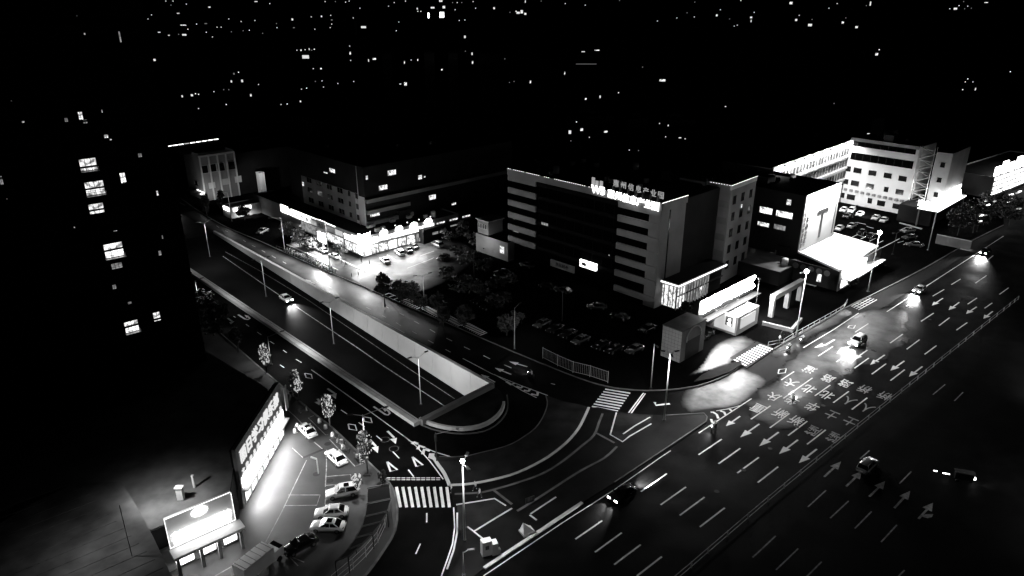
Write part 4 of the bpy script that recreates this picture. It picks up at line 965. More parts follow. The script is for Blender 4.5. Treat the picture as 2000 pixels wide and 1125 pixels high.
# face seen by the camera: plane through tc along az 42.3; local x points SW so the outside is +y
def tw(px, py): x, z = on_plane(px, py, tc, T.az); return x, z
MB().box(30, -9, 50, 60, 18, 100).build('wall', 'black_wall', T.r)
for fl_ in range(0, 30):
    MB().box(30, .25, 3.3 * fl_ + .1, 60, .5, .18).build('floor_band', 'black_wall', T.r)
def tower_win(px, py, wp, hp, m, mull=2, rail=False, bal=False):
    x0, _ = tw(px - wp / 2, py); x1, _ = tw(px + wp / 2, py); u, z = tw(px, py); _, za = tw(px, py - hp / 2); _, zb = tw(px, py + hp / 2)
    w, h = abs(x1 - x0), abs(za - zb); mb = MB(); t = .07
    mb.box(0, .06, h / 2, w, .12, t).box(0, .06, -h / 2, w, .12, t).box(-w / 2, .06, 0, t, .12, h).box(w / 2, .06, 0, t, .12, h)
    for i in range(1, mull): mb.box(-w / 2 + w * i / mull, .06, 0, .06, .1, h)
    mb.box(0, .06, -h * .18, w, .1, .05)
    a = mb.build('window', 'dark_steel', T.r); a.location = (u, 0, z)
    MB().box(0, .02, 0, w - .05, .04, h - .05).build('pane', m, a)
    if rail:
        mb = MB().box(0, .75, -h / 2 + .55, w * 1.05, .05, .06).box(0, .4, -h / 2 - .1, w * 1.1, .8, .12)
        for i in range(9): mb.box(-w / 2 + w * i / 8, .75, -h / 2 + .25, .04, .04, .55)
        mb.build('balcony_rail', 'steel', a)
for px, py, wp, hp, m, mu, rl in ((172, 321, 34, 24, 'glow_window', 3, True), (185, 367, 38, 27, 'glow_window', 4, True), (188, 407, 30, 20, 'glow_window', 3, False), (240, 348, 11, 22, 'glow_room', 2, False), (222, 488, 38, 28, 'glow_room', 3, True),
        (228, 519, 22, 12, 'glow_soft', 3, False), (223, 560, 8, 9, 'glow_soft', 2, False), (257, 637, 28, 22, 'glow_room', 4, True), (306, 618, 14, 18, 'glow_window', 2, False), (157, 226, 9, 16, 'glow_window', 2, False), (166, 237, 9, 8, 'glow_soft', 2, False),
        (207, 266, 9, 7, 'glow_window', 2, False), (216, 273, 5, 5, 'glow_window', 1, False), (273, 303, 8, 8, 'glow_soft', 2, False), (129, 234, 7, 8, 'glow_soft', 2, False), (45, 238, 6, 4, 'glow_window', 1, False), (312, 494, 6, 10, 'glow_soft', 1, False),
        (307, 377, 4, 10, 'glow_window', 1, False), (317, 463, 3, 8, 'glow_soft', 1, False), (199, 217, 2.5, 6, 'glow_window', 1, False), (22, 197, 2.5, 2.5, 'glow_window', 1, False), (225, 451, 8, 3, 'glow_window', 2, False), (145, 444, 3.5, 3.5, 'glow_window', 1, False), (2, 352, 7, 18, 'glow_soft', 2, False), (14, 390, 3, 6, 'glow_soft', 1, False),
        (234, 72, 4, 22, 'glow_soft', 1, False), (165, 66, 4, 4, 'glow_window', 1, False), (150, 31, 2.5, 2.5, 'glow_window', 1, False), (253, 591, 8, 5, 'glow_soft', 1, False)):
    tower_win(px, py, wp, hp, m, mu, rl)
for k_ in range(10):
    for x_ in (6, 15, 24, 33):
        a = MB().box(0, .1, 0, 3.2, .2, 1.8); o_ = a.build('window', 'glass_far', T.r); o_.location = (x_, -.06, 6 + k_ * 6.6)

# --- shop complex, lower left
sc_c = G(478, 992, .1)
S1 = Bld('shop_building', 'flat-roofed shop building with a huge glowing sign wall facing the forecourt', sc_c, R(89), z=.12)
W1 = abs(S1.R(560, 857)[0]); H1 = S1.R(455, 885)[1]
# dark body and roof, in plan, behind the two fronts
c2 = Vector((-35.8, 74.9, 0)); c2d = Vector((math.cos(R(221)), math.sin(R(221)), 0)); e2 = c2 + c2d * 9.6
e1 = Vector((sc_c.x, sc_c.y, 0)); n1 = Vector((math.cos(R(89)), math.sin(R(89)), 0)); f1 = e1 + n1 * W1
inw = Vector((-1, 0, 0)) * .6
body = [e2 + Vector((-.4, .5, 0)), c2 + Vector((-.5, .6, 0)), e1 + inw, f1 + inw, f1 + Vector((-4, 4, 0)), f1 + Vector((-34, 30, 0)), f1 + Vector((-60, 5, 0)), e2 + Vector((-46, 8, 0))]
MB().prism(body, .13, 6.6).build('wall', 'render_dark', S1.r, world=False)
S1.r.children[-1].parent = None; bw = bpy.data.objects[S1.r.name]  # rebuilt below in local axes
o_ = [o for o in COL.objects if o.name.startswith('wall') and o.parent is None][-1]; o_.parent = S1.r; o_.matrix_parent_inverse = (Matrix.Translation(S1.r.location) @ Matrix.Rotation(S1.az, 4, 'Z')).inverted()
o_ = MB().prism([Vector(p) + (Vector((-48, 90, 0)) - Vector(p)) * .012 for p in body], 6.61, 6.68).build('roof', 'roofing_pale'); o_.parent = S1.r; o_.matrix_parent_inverse = (Matrix.Translation(S1.r.location) @ Matrix.Rotation(S1.az, 4, 'Z')).inverted()
S1.box('sign_wall', 'render_mid', 0, W1, 0, .5, 3.0, H1); S1.box('shop_front', 'render_mid', 0, W1, .12, .6, 0, 2.98)
S1.box('backing', 'render_dark', .2, W1 + .2, .55, .9, 0, H1 - .25)
for i in range(7):
    x0 = .6 + i * (W1 - 1.2) / 7; wx = (W1 - 1.2) / 7
    S1.win('R', x0 + wx / 2, 1.45, wx - .5, 2.3, 'glow_shop', 'render_pale', 2, -.1, 'shop_window')
S1.box('awning', 'kerbstone', 0, W1, -.9, -.02, 2.75, 2.95)
nl = 7; big = '丽日学习俱乐部'
for i, ch in enumerate(big):
    text(ch, S1.r, (2.0 + i * (W1 - 3.6) / 6.4, -.12, H1 - 2.1), (R(90), 0, 0), 2.3, 'glow_letter', .1, 'sign_letter', 1.0)
for i in range(12):
    text('文教用品超市书店玩具礼品'[i], S1.r, (1.3 + i * (W1 - 2.4) / 11, -.1, H1 - 4.35), (R(90), 0, 0), .95, 'glow_letter', .08, 'sign_letter')
S1.box('light_box', 'glow_sign', .4, W1 - .3, -.12, -.02, 3.1, 4.6)
S1.light(W1 / 2, -2.2, 3.4, 60, W1 * .8, .3, W1 / 2, 0, 6.5)
S1.light(W1 / 2, -.5, 2.6, 4500, W1 * .9, .4, W1 / 2, -8, -1)
S1.box('side_sign', 'panel_board', W1 + .1, W1 + 1.2, -.6, -.45, 4.2, H1 - 1.2)
S2 = Bld('shop_entrance', 'corner shop entrance with a framed glowing board above a pale porch roof', e2, R(41), z=.12)
W2 = 9.6; x0, zt2 = S2.R(320, 1015); x1_, zt2b = S2.R(450, 960); _, zb2 = S2.R(465, 1010)
zt2 = (zt2 + zt2b) / 2
S2.box('wall', 'render_mid', -.3, W2, .2, .7, 0, zb2 - .2); S2.box('sign_board', 'panel_board', x0, x1_, .02, .3, zb2 - .2, zt2)
S2.box('porch_roof', 'plastic_white', x0 - .2, x1_ + .5, -2.0, .0, zb2 - .75, zb2 - .35)
for i in range(3):
    xx = x0 + 1.6 + i * (x1_ - x0 - 2.6) / 2
    S2.win('R', xx, 1.5, 1.9, 2.6, 'glow_shop', 'dark_steel', 2, -.18, 'shop_window')
for xx in (x0 + .2, x0 + 3.0, x1_ - 2.9, x1_ - .1): S2.box('pillar', 'render_mid', xx - .2, xx + .2, -1.8, -1.4, 0, zb2 - .76)
for i in range(9): text('文华超市开心购物站'[i], S2.r, (x0 + .9 + i * (x1_ - x0 - 1.8) / 8, -.06, zb2 + 1.2), (R(90), 0, 0), 1.15, 'glow_sign', .08, 'sign_letter')
for i in range(7): text('全场特价欢迎您'[i], S2.r, (x0 + .9 + i * (x1_ - x0 - 1.8) / 6, -.06, zb2 + .25), (R(90), 0, 0), .9, 'glow_sign', .06, 'sign_letter')
em = MB().ball(((x0 + x1_) / 2, -.1, zt2 - .9), 1.0, .12, .62, 16, 8).build('emblem', 'glow_sign', S2.r); 
mb = MB()
for i in range(60):
    t = i / 60
    for zz in (zt2, zb2 - .15): mb.box(x0 + (x1_ - x0) * t, -.08, zz, .07, .07, .07)
for i in range(22):
    for xx in (x0, x1_): mb.box(xx, -.08, zb2 - .15 + (zt2 - zb2 + .15) * i / 22, .07, .07, .07)
o_ = mb.build('bulb_string', 'glow_led', S2.r); o_['kind'] = 'stuff'
S2.light(W2 / 2, -1.6, zb2 + .6, 110, W2 * .8, .2, W2 / 2, .2, zt2); S2.light(W2 / 2, -1.6, zb2 - 1, 500, W2 * .8, .4, W2 / 2, -5, -2)
spot('added_roof_light', (W2 / 2 - 2, 4, 12.0), 3000, 150, .9, parent=S2.r)  # unseen light added to brighten the shop roof
for (px_, py_, nm_) in ((354, 975, 'roof_duct'), (380, 952, 'roof_pipe')):
    p_ = G(px_, py_, 6.7); o_ = empty(nm_, p_, 0, 'small bright %s standing on the shop roof' % nm_.replace('_', ' '), 'roof duct'); MB().box(0, 0, .9, .8 if 'duct' in nm_ else .25, .5 if 'duct' in nm_ else .25, 1.8).box(0, 0, 1.85, 1.0 if 'duct' in nm_ else .3, .7 if 'duct' in nm_ else .3, .12).build('sheet_metal', 'plastic_white', o_)
# neighbouring low roof at the bottom left corner
lr = GP([(-60, 1060), (60, 985), (150, 943), (236, 941), (268, 990), (300, 1050), (335, 1125), (330, 1300), (-60, 1300)], 8.4)
root = empty('low_building', (lr[4].x, lr[4].y, 0), 0, 'low building with a pale ribbed roof in the bottom left corner', 'building')
MB().prism(lr, .13, 8.3).build('wall', 'render_dark', root, world=True); MB().prism([p for p in lr], 8.31, 8.42).build('roof', 'roofing_pale', root, world=True)
a_, b_ = GP([(335, 1125), (150, 940)], 8.45)
for i in range(14):
    q = b_ + (a_ - b_) * (i / 13); MB().bar((q.x, q.y, 8.44), (q.x - 26 * math.cos(R(41)), q.y - 26 * math.sin(R(41)) , 8.44), .12, .05).build('roof_rib', 'roofing_pale', root, world=True)
root = empty('added_roof_post', (lr[5].x - 1, lr[5].y - 3, 8.4), 0, 'thin added lamp post on the pale ribbed roof', 'lamp post'); MB().tube((0, 0, 0), (0, 0, 7), .05, n=6).build('pole', 'dark_steel', root); spot('lamp_light', (-3, 0, 6.8), 900, 160, .9, parent=root)  # post and lamp added to light the ribbed roof

# --- podium shops and block behind, upper left centre
C = G(712, 503)
P1 = Bld('shop_podium', 'two-storey corner shop row with glowing signs along both streets', C, A44, z=.12)
P1.shell(34, 66, 5.6, 'render_mid', 'roofing', .4)
def sgn(face, u0, u1, z0, z1, m, off=.25, nm='light_box'):
    if face == 'R': return P1.box(nm, m, u0, u1, -off, -.01, z0, z1)
    return P1.box(nm, m, -off, -.01, u0, u1, z0, z1)
yl = P1.L(556, 425)[0]
sgn('L', yl - 3, yl + 1.5, 3.6, 5.9, 'glow_sign'); sgn('L', yl - 17, yl - 4, 3.5, 5.4, 'glow_shop'); sgn('L', yl - 31, yl - 18, 3.5, 5.3, 'panel_board'); sgn('L', yl - 31, yl - 5, 5.5, 5.75, 'glow_led', .1)
y_b = P1.L(632, 455)[0]; 
for i, ch in enumerate('餐饮美食'): text(ch, P1.r, (-.3, yl - 15 + i * 3, 4.4), (R(90), 0, R(-90)), 1.5, 'rubber', .03, 'sign_letter')
bb = Bld('billboard', 'tall bright billboard on the pavement with a glare at its middle', G(633, 492, .12), R(-47), z=.12); MB().box(0, 0, 1.4, .5, .5, 2.8).build('post', 'steel', bb.r)
MB().box(0, 0, 6.0, 4.6, .4, 6.4).build('board', 'panel_board', bb.r); MB().box(0, -.25, 4.3, 4.0, .08, 2.6).build('light_box', 'glow_sign_strong', bb.r); text('酒店', bb.r, (0, -.22, 7.6), (R(90), 0, 0), 1.6, 'roofing_pale', .04, 'sign_letter')
sgn('L', .3, 2.0, 3.0, 6.2, 'glow_sign_strong', .4); sgn('L', 2.3, 5.6, 3.4, 5.2, 'glow_sign'); sgn('L', .6, 2.6, .4, 2.7, 'glow_shop'); sgn('L', 3.2, 5.4, .4, 2.7, 'glow_window'); sgn('L', 6, 9.5, 3.3, 4.8, 'glow_shop'); sgn('L', 6.2, 9.2, .4, 2.7, 'glow_window')
for i in range(4): sgn('L', 10.5 + i * 2.6, 12.6 + i * 2.6, .5, 2.9, 'glow_window')
sgn('L', 21, 21.5, .5, 2, 'glow_soft'); sgn('L', 22, 34, .5, 3.0, 'glow_soft'); sgn('L', 10.5, 33, 3.5, 4.9, 'glow_sign_dim')
sgn('R', .3, 2.0, 2.6, 6.6, 'glow_sign_strong', .4); sgn('R', 2.4, 4.6, 3.4, 5.0, 'glow_sign'); sgn('R', .5, 2.2, .4, 2.4, 'glow_shop'); sgn('R', 2.7, 4.5, .4, 2.7, 'glow_window')
for i in range(6): sgn('R', 5 + i * 3.2, 7.6 + i * 3.2, .5, 2.7, ('glow_window', 'glow_shop', 'glow_window', 'glow_room', 'glow_soft', 'glow_soft')[i])
for i in range(4): sgn('R', 5 + i * 4.9, 9.6 + i * 4.9, 3.5, 4.7, ('glow_shop', 'glow_sign', 'glow_sign', 'glow_shop')[i])

for i in range(4):
    u = 6.5 + i * 5.2; o_ = MB().ball((u, -.4, 5.6), 1.5, .25, 1.1, 12, 6).build('round_sign', 'glow_shop' if i < 3 else 'glow_sign', P1.r)
for i in range(3): P1.win('R', 27 + i * 5, 3.9, 3.2, 1.4, 'glow_window', 'render_mid', 3)
for i in range(6): o_ = MB().ball((3 + i * 4.2, .9, 6.5), .17).build('roof_lamp', 'glow_led', P1.r)
for i, (u, v) in enumerate(((6, 5.8), (14, 5.8), (20, 5.9))): MB().box(u, 6, 5.9 + .4, 1.6, 1.0, .8).build('air_unit', 'render_mid', P1.r)
P1.light(10, -2.0, 5.2, 3800, 18, .5, 10, -12, 0); P1.light(-2.0, 12, 5.2, 3800, .5, 22, -12, 12, 0); area('billboard_light', (0, -.6, 4.5), 9000, 4, 3, (0, -12, -3), bb.r); P1.light(-1.5, yl - 10, 4.5, 2500, .5, 14, -10, yl - 10, 0)
spot('sign_spill', (-2.5, -2.5, 7.5), 14000, 160, .5, parent=P1.r)
for i, ch in enumerate('好运来大酒店烟酒'): text(ch, P1.r, (6 + i * 2.4, -.3, 4.1), (R(90), 0, 0), 1.1, 'rubber', .03, 'sign_letter')
Cb = G(717, 441, 5.7)
B = Bld('apartment_block', 'dark apartment block rising behind the bright shop podium with a few lit windows', Cb, A44, z=5.45)
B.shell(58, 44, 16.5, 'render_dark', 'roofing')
for z0, x1b in ((.3, 16), (3.6, 15), (6.9, 58)): B.box('balcony_front', 'render_mid', -.0 + .02, x1b, -.9, -.01, z0, z0 + 1.1)
B.box('stair_wall', 'render_pale', -.12, -.01, .2, 5, 0, 8.5); B.box('stair_wall', 'render_mid', -.12, -.01, 5.2, 36, 0, 9)
for zz in (1.9, 5.2, 8.3):
    for yy in (4, 8, 13, 19, 25, 31): B.win('L', yy, zz, 1.5 if yy < 10 else 3.2, 1.7, 'glass_dark', 'render_mid', 2, .12)
for px, py, a_, b_ in ((765, 337, 17, 11), (748, 366, 17, 10), (732, 418, 20, 9), (820, 346, 8, 9), (844, 385, 14, 10), (829, 345, 4, 4), (716, 347, 5, 9), (886, 398, 9, 5)): B.wpx('R', px, py, a_, b_, 'glow_window', 'dark_steel', 3, .05)
for px, py, a_, b_ in ((650, 333, 11, 8), (593, 359, 4, 9), (637, 337, 8, 3)): B.wpx('L', px, py, a_, b_, 'glow_window', 'dark_steel', 2, .14)
# lane behind, dim shopfront pieces
K = Bld('back_lane_shops', 'low dim shopfronts along the back lane right of the podium', G(828, 478), A44, z=.12); K.shell(26, 8, 4.2, 'render_dark', 'roofing', .3)
for px, py, a_, b_ in ((850, 455, 12, 6), (862, 452, 8, 5), (886, 440, 14, 4), (897, 436, 6, 5), (819, 468, 4, 8)): K.wpx('R', px, py, a_, b_, 'glow_soft', 'dark_steel', 1)

# --- far-left corner building and small lit shops
F = Bld('corner_building', 'white-fronted building with four big upper windows and a lit cornice line, far left', G(402, 394), A44); F.shell(F.R(468, 380)[0], 14, HT(402, 394, 305), 'render_mid', 'roofing'); F.box('dark_wing', 'render_dark', F.W + .1, F.W + 26, .5, 13, 0, F.H - 1)
for i in range(5): F.box('pilaster', 'render_pale', -.05 + i * F.W / 4.05, .45 + i * F.W / 4.05, -.25, -.01, 0, F.H)
F.box('cornice', 'render_pale', -.2, F.W + .2, -.35, -.02, F.H - .5, F.H + .1)
for px, py in ((393, 331), (409, 328), (425, 326), (447, 323)): F.wpx('R', px + 6, py, 15, 16, 'glass_dark', 'render_pale', 1, .05)
for px, py in ((414, 362), (440, 355), (465, 350)): F.wpx('R', px, py, 14, 13, 'panel_board', 'render_mid', 1, .05)
F.wpx('L', 384, 358, 6, 9, 'glass_dark', 'render_mid', 1, .05); F.wpx('L', 394, 376, 14, 8, 'glow_shop', 'render_pale', 2, .3)
for i in range(9): px = 344 + i * 11.5; u, z = F.R(px, 290 - i * 1.7); MB().box(u, 6, z, 1.6, .25, .25).build('cornice_light', 'glow_led' if i not in (3,) else 'glow_sign_dim', F.r)
F.box('penthouse', 'black_wall', -4, 26, 6.2, 13.8, F.H, F.R(400, 287)[1]); F.light(-3, -3, 3, 250, 1, 1, 6, 0, 7); F.light(4, -6, 1.5, 160, 1, 1, 8, 0, 8)
F.box('awning', 'kerb_dim', -2.2, -.02, .5, 12, 3.0, 3.2)
N = Bld('lit_kiosk', 'small brightly lit kitchen shop on the corner behind the far lamp', G(452, 428), A44, z=.12); N.shell(14, 6, 3.6, 'render_pale', 'roofing_pale', .3); N.box('light_box', 'glow_sign', -.3, -.02, .5, 4.5, 2.4, 3.5); N.box('light_box', 'glow_shop', 1, 7, -.3, -.02, 2.2, 3.3); spot('shop_light', (4, -3, 3.6), 2500, 150, .8, parent=N.r)
N2 = Bld('narrow_house', 'thin pale lit gable glimpsed between dark roofs behind the kiosk', G(512, 384), A44); N2.shell(2.0, 2.6, HT(512, 384, 338), 'render_pale', 'roofing', .3); spot('yard_light', (-3, -4, 9), 1500, 140, .8, target=None, parent=N2.r).rotation_euler = (R(60), 0, R(-40))
W_ = Bld('annex_house', 'small house with a barred upper room, left of the office block', G(992, 512), A44, z=.12); W_.shell(8, 13, 5.2, 'render_mid', 'roofing', .3)
W_.box('upper_room', 'render_mid', .6, 6, 8.4, 12.8, 5.3, 9.2); W_.box('eaves', 'kerbstone', .2, 6.4, 8.0, 13.2, 9.21, 9.45)
for yy in (9.4, 10.4, 11.4, 12.2): W_.win('L', yy, 7.6, .7, 1.5, 'glass_dark', 'render_pale', 1, -.58)
W_.wpx('L', 981, 488, 9, 14, 'glow_window', 'render_pale', 3, .03); W_.wpx('L', 945, 485, 4, 3, 'glass_dark', 'render_mid', 1, .03); spot('yard_light', (-4, 7, 5), 700, 140, .8, parent=W_.r).rotation_euler = (R(70), 0, R(-90))

# --- the office block with the roof sign
Cw = G(1292, 398, 25)
O = Bld('office_block', 'banded seven-storey office block carrying glowing Chinese roof letters', Cw, A44); 
yL = O.L(990.5, 329.5)[0]; xR = O.R(1341.7, 382.4)[0]
O.H = 25
O.box('wall', 'render_dark', 3.0, xR + 26, .5, yL, 0, 24.2); O.box('roof', 'roofing', 0.3, xR + 26, .8, yL - .3, 24.22, 24.3)
O.box('corner_tower', 'render_mid', .35, xR, 0, 3.2, 0, 24.2); O.box('slot_window', 'glass_dark', 3.4, 3.9, -.03, -.01, 4, 23.0)
O.box('parapet', 'render_mid', 0, .5, .0, yL, 23.4, 25.0); O.box('parapet', 'render_mid', .5, xR + .4, -.1, .5, 23.4, 25.0)
O.box('glazed_wall', 'glass_far', .6, 3.0, 3.2, yL, 0, 24.1)
yb1, yb2 = O.L(1045, 420)[0], O.L(1205, 430)[0]
for f in range(7):
    z0 = 2.2 + f * 3.35
    if f == 0:
        O.box('spandrel', 'render_mid', .15, .8, 0.2, yb2, z0 - .9, z0 + .6); continue
    O.box('spandrel', 'render_mid', .12, .8, .2, yb2, z0 - .35, z0 + 1.2); O.box('spandrel', 'render_mid', .12, .8, yb1, yL - .1, z0 - .35, z0 + 1.2)
    O.box('spandrel', 'black_wall', .4, .9, yb2 + .1, yb1 - .1, z0 - .2, z0 + .7)  # same bands unlit mid-facade, shade put into the colour
    for y in range(int(yb2) + 2, int(yb1), 3): O.box('mullion', 'black_wall', .45, .62, y, y + .12, z0 + .71, z0 + 2.95)
for px, py, a_, b_, m_ in ((1030, 381, 12, 6, 'glow_window'), (1010, 378, 5, 6, 'glow_window'), (1023, 428, 5, 4, 'glow_window'), (1002, 427, 4, 3, 'glow_soft'), (1020, 477, 12, 8, 'glow_soft'), (1006, 451, 10, 6, 'glow_soft'), (1062, 438, 14, 6, 'glow_soft'), (1188, 499, 3, 3, 'glow_window')):
    O.wpx('L', px, py, a_, b_, m_, 'dark_steel', 3, -.4)
u0, z0 = O.L(1151, 517); O.box('lit_sign', 'glow_shop', -.6, -.1, u0 - 2.6, u0 + 2.6, z0 - .9, z0 + .9); MB().ball((-.65, u0 + 1.2, z0), .1, .8, .45, 12, 6).build('eye_emblem', 'dark_steel', O.r)
u0, z0 = O.L(1100, 519); O.box('unlit_sign', 'render_mid', -.5, -.1, u0 - 4, u0 + 4, z0 - .9, z0 + .9); text('惠民超市', O.r, (-.55, u0, z0), (R(90), 0, R(-90)), 1.1, 'rubber', .03, 'sign_letter')
# roof letters
for i, ch in enumerate('惠州信息产业园'):
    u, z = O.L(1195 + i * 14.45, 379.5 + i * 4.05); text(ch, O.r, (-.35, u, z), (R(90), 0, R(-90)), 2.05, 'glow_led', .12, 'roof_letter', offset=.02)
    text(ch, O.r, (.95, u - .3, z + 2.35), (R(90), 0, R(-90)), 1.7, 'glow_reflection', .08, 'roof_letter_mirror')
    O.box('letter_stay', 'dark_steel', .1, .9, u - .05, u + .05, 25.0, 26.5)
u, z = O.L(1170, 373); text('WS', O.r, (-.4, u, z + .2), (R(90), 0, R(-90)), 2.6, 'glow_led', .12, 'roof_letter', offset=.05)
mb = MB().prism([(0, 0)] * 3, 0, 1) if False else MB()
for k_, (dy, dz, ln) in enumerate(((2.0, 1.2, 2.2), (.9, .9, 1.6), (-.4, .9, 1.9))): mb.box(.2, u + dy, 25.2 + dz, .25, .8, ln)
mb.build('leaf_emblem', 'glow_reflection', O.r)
mb = MB(); 
for i in range(70): y = .5 + i * (yL - 1) / 69; (mb.box(-.05, y, 25.1, .08, .22, .08) if random.random() < .85 else None)
for i in range(30): mb.box(.2 + i * (xR) / 29, -.15, 25.1, .2, .08, .08)
o_ = mb.build('roof_edge_lights', 'glow_led', O.r); o_['kind'] = 'stuff'
area('sign_light', (-1.6, O.L(1240, 395)[0], 24.3), 130, .3, 16, (0.5, O.L(1240, 395)[0], 21), O.r)
# right wing
x2, _ = O.R(1404, 359); wa = G(1404, 359, 25); wb = G(1428.8, 363.8, 25); wc = G(1478.5, 345, 25)
Wg = Bld('office_wing', 'grey wing of the office block with five rows of three dark windows', wb, math.atan2(wc.y - wb.y, wc.x - wb.x)); Wg.H = 25
WW = (wc - wb).length; Wg.box('wall', 'render_mid', 0, WW, 0, 14, 0, 24.9)
Wg.box('parapet', 'render_pale', -.05, WW + .05, -.08, .3, 24.0, 25.1)
for rr in range(5):
    for cc in range(3): Wg.win('R', WW * (.18 + .32 * cc), 4.6 + rr * 4.15, 1.5, 2.1, 'glass_dark', 'render_dark', 2)
o_ = Wg.wpx('R', 1447, 402, 3, 8, 'glow_window', 'dark_steel', 1, .15)
for rr in range(5): Wg.box('spandrel', 'concrete_dim', -.12, -.01, .3, 4.5, 3 + rr * 4.15, 4.6 + rr * 4.15)
o_ = MB()
for i in range(22): o_.box(WW * i / 21, -.12, 25.15, .25, .08, .08)
for i in range(8): o_.box(-.1, .4 + i * .7, 25.15, .08, .22, .08)
o_ = o_.build('roof_edge_lights', 'glow_led', Wg.r); o_['kind'] = 'stuff'
# facade light: unseen flood lamps on poles, added to brighten the office walls
def flood(pos, h, target, e, label, ang=70):
    root = empty('flood_lamp', pos, 0, label, 'lamp post'); MB().tube((0, 0, 0), (0, 0, h), .09, .06, 6).build('pole', 'dark_steel', root); MB().box(0, 0, h, .5, .4, .3).build('lamp_head', 'dark_steel', root)  # added pole and flood lamp, there only to light the office walls
    t = Vector(target) - Vector(pos); dd = t.normalized() * .45; sp = spot('lamp_light', (dd.x, dd.y, h + dd.z), e, ang, .9, parent=root, size=.3); sp.rotation_euler = (t - Vector((0, 0, h))).to_track_quat('-Z', 'Y').to_euler(); return root
pL = O.c + Vector((math.cos(A134), math.sin(A134), 0)) * 10 - Vector((math.cos(A44), math.sin(A44), 0)) * 20; pT = O.c + Vector((math.cos(A134), math.sin(A134), 0)) * 5
flood((pL.x, pL.y, .12), 7, (pT.x, pT.y, 14), 420, 'added yard flood lamp aimed at the right part of the office facade', 60)
pL = O.c + Vector((math.cos(A134), math.sin(A134), 0)) * 44 - Vector((math.cos(A44), math.sin(A44), 0)) * 16; pT = O.c + Vector((math.cos(A134), math.sin(A134), 0)) * 45
flood((pL.x, pL.y, .12), 7, (pT.x, pT.y, 13), 750, 'added yard flood lamp aimed at the left part of the office facade', 60)
pL = O.c + Vector((22, -4, 0)); flood((pL.x, pL.y, .12), 9, (wb.x + 4, wb.y + 4, 14), 1300, 'added flood lamp between the annex and the office wing', 90)
# glazed annex
An = Bld('glazed_annex', 'two-storey glazed annex under a bright LED edge at the office corner', G(1320, 609), A44, z=.12)
hA = HT(1320, 609, 557) ; xa = An.R(1418, 507)[0]; ya = An.L(1283, 545)[0]
An.box('core', 'render_dark', .8, xa, .8, ya, 0, hA - .6); An.box('roof_slab', 'roofing', -.3, xa, -.3, ya, hA - .55, hA)
An.box('roof_edge', 'kerbstone', -.4, xa, -.42, -.31, hA - .7, hA + .15); An.box('led_edge', 'glow_led', -.5, xa, -.5, -.43, hA - .35, hA - .1); An.box('led_edge', 'glow_led', -.5, -.43, -.4, ya, hA - .35, hA - .1)
An.box('roof_edge', 'kerbstone', -.42, -.31, -.3, ya, hA - .7, hA + .15)
for i in range(12):
    u = .3 + i * 1.15
    An.box('glazing', 'glow_room' if i < 3 else 'glow_soft', u, u + 1.0, .5, .6, .3, hA - 1.0); An.box('fin', 'kerbstone', u - .12, u - .02, .2, .6, .1, hA - .8)
for i in range(int(ya / 1.2)):
    u = .3 + i * 1.2; An.box('glazing', 'glow_window', .5, .6, u, u + 1.05, .3, hA - 1.0); An.box('fin', 'dark_steel', .3, .6, u + 1.07, u + 1.17, .1, hA - .8)
An.box('floor_edge', 'dark_steel', .35, xa, .35, .7, 3.1, 3.4); An.light(6, -1, 3, 400, 10, 1, 8, -8, 0)
# pavilion with the blinding sign
Pv = Bld('gate_pavilion', 'low gate pavilion with a blinding rooftop sign and a portrait poster', G(1437, 657), A44, z=.12)
Pv.shell(9, 9, 4.2, 'render_mid', 'roofing_pale', .3); xp0, zp0 = on_plane(1366, 622, Pv.c + Vector((math.cos(A134), math.sin(A134), 0)) * 5, A44); xp1, zp1 = on_plane(1470, 577, Pv.c + Vector((math.cos(A134), math.sin(A134), 0)) * 5, A44)
nlet = 6; Ls = (xp1 - xp0) / nlet
Pv.box('sign_frame', 'dark_steel', xp0, xp1, 5.2, 5.4, 4.3, 5.2)
for i in range(nlet): text('信息产业园区'[i], Pv.r, (xp0 + (i + .5) * Ls, 4.9, 6.7), (R(90), 0, 0), 3.1, 'glow_sign_strong', .16, 'sign_letter', 1.05 * Ls / 3.1, offset=.05)
Pv.box('sign_board', 'render_mid', xp0, xp1, 5.25, 5.35, 5.2, 8.3)
Pv.box('canopy', 'roofing', xp0, xp1, 3.0, 4.7, 4.25, 4.5)
Pv.box('poster', 'glow_sign_dim', -.25, -.02, .3, 5.2, .6, 4.4); Pv.box('poster_portrait', 'render_dark', -.3, -.26, 1.0, 2.6, 1.9, 3.9); MB().ball((-.33, 1.7, 3.1), .06, .38, .5).box(-.33, 1.7, 2.2, .06, 1.0, .6).build('poster_figure', 'kerbstone', Pv.r)
Pv.box('billboard', 'glow_sign_dim', 1.2, 7.2, -.25, -.02, 1.3, 3.7)
Pv.light((xp0 + xp1) / 2, 3.4, 6.6, 17000, abs(xp1 - xp0), 2.5, (xp0 + xp1) / 2, -8, -1)
spot('sign_spill', ((xp0 + xp1) / 2 - 2, 1.0, 9.5), 11000, 165, .3, parent=Pv.r)
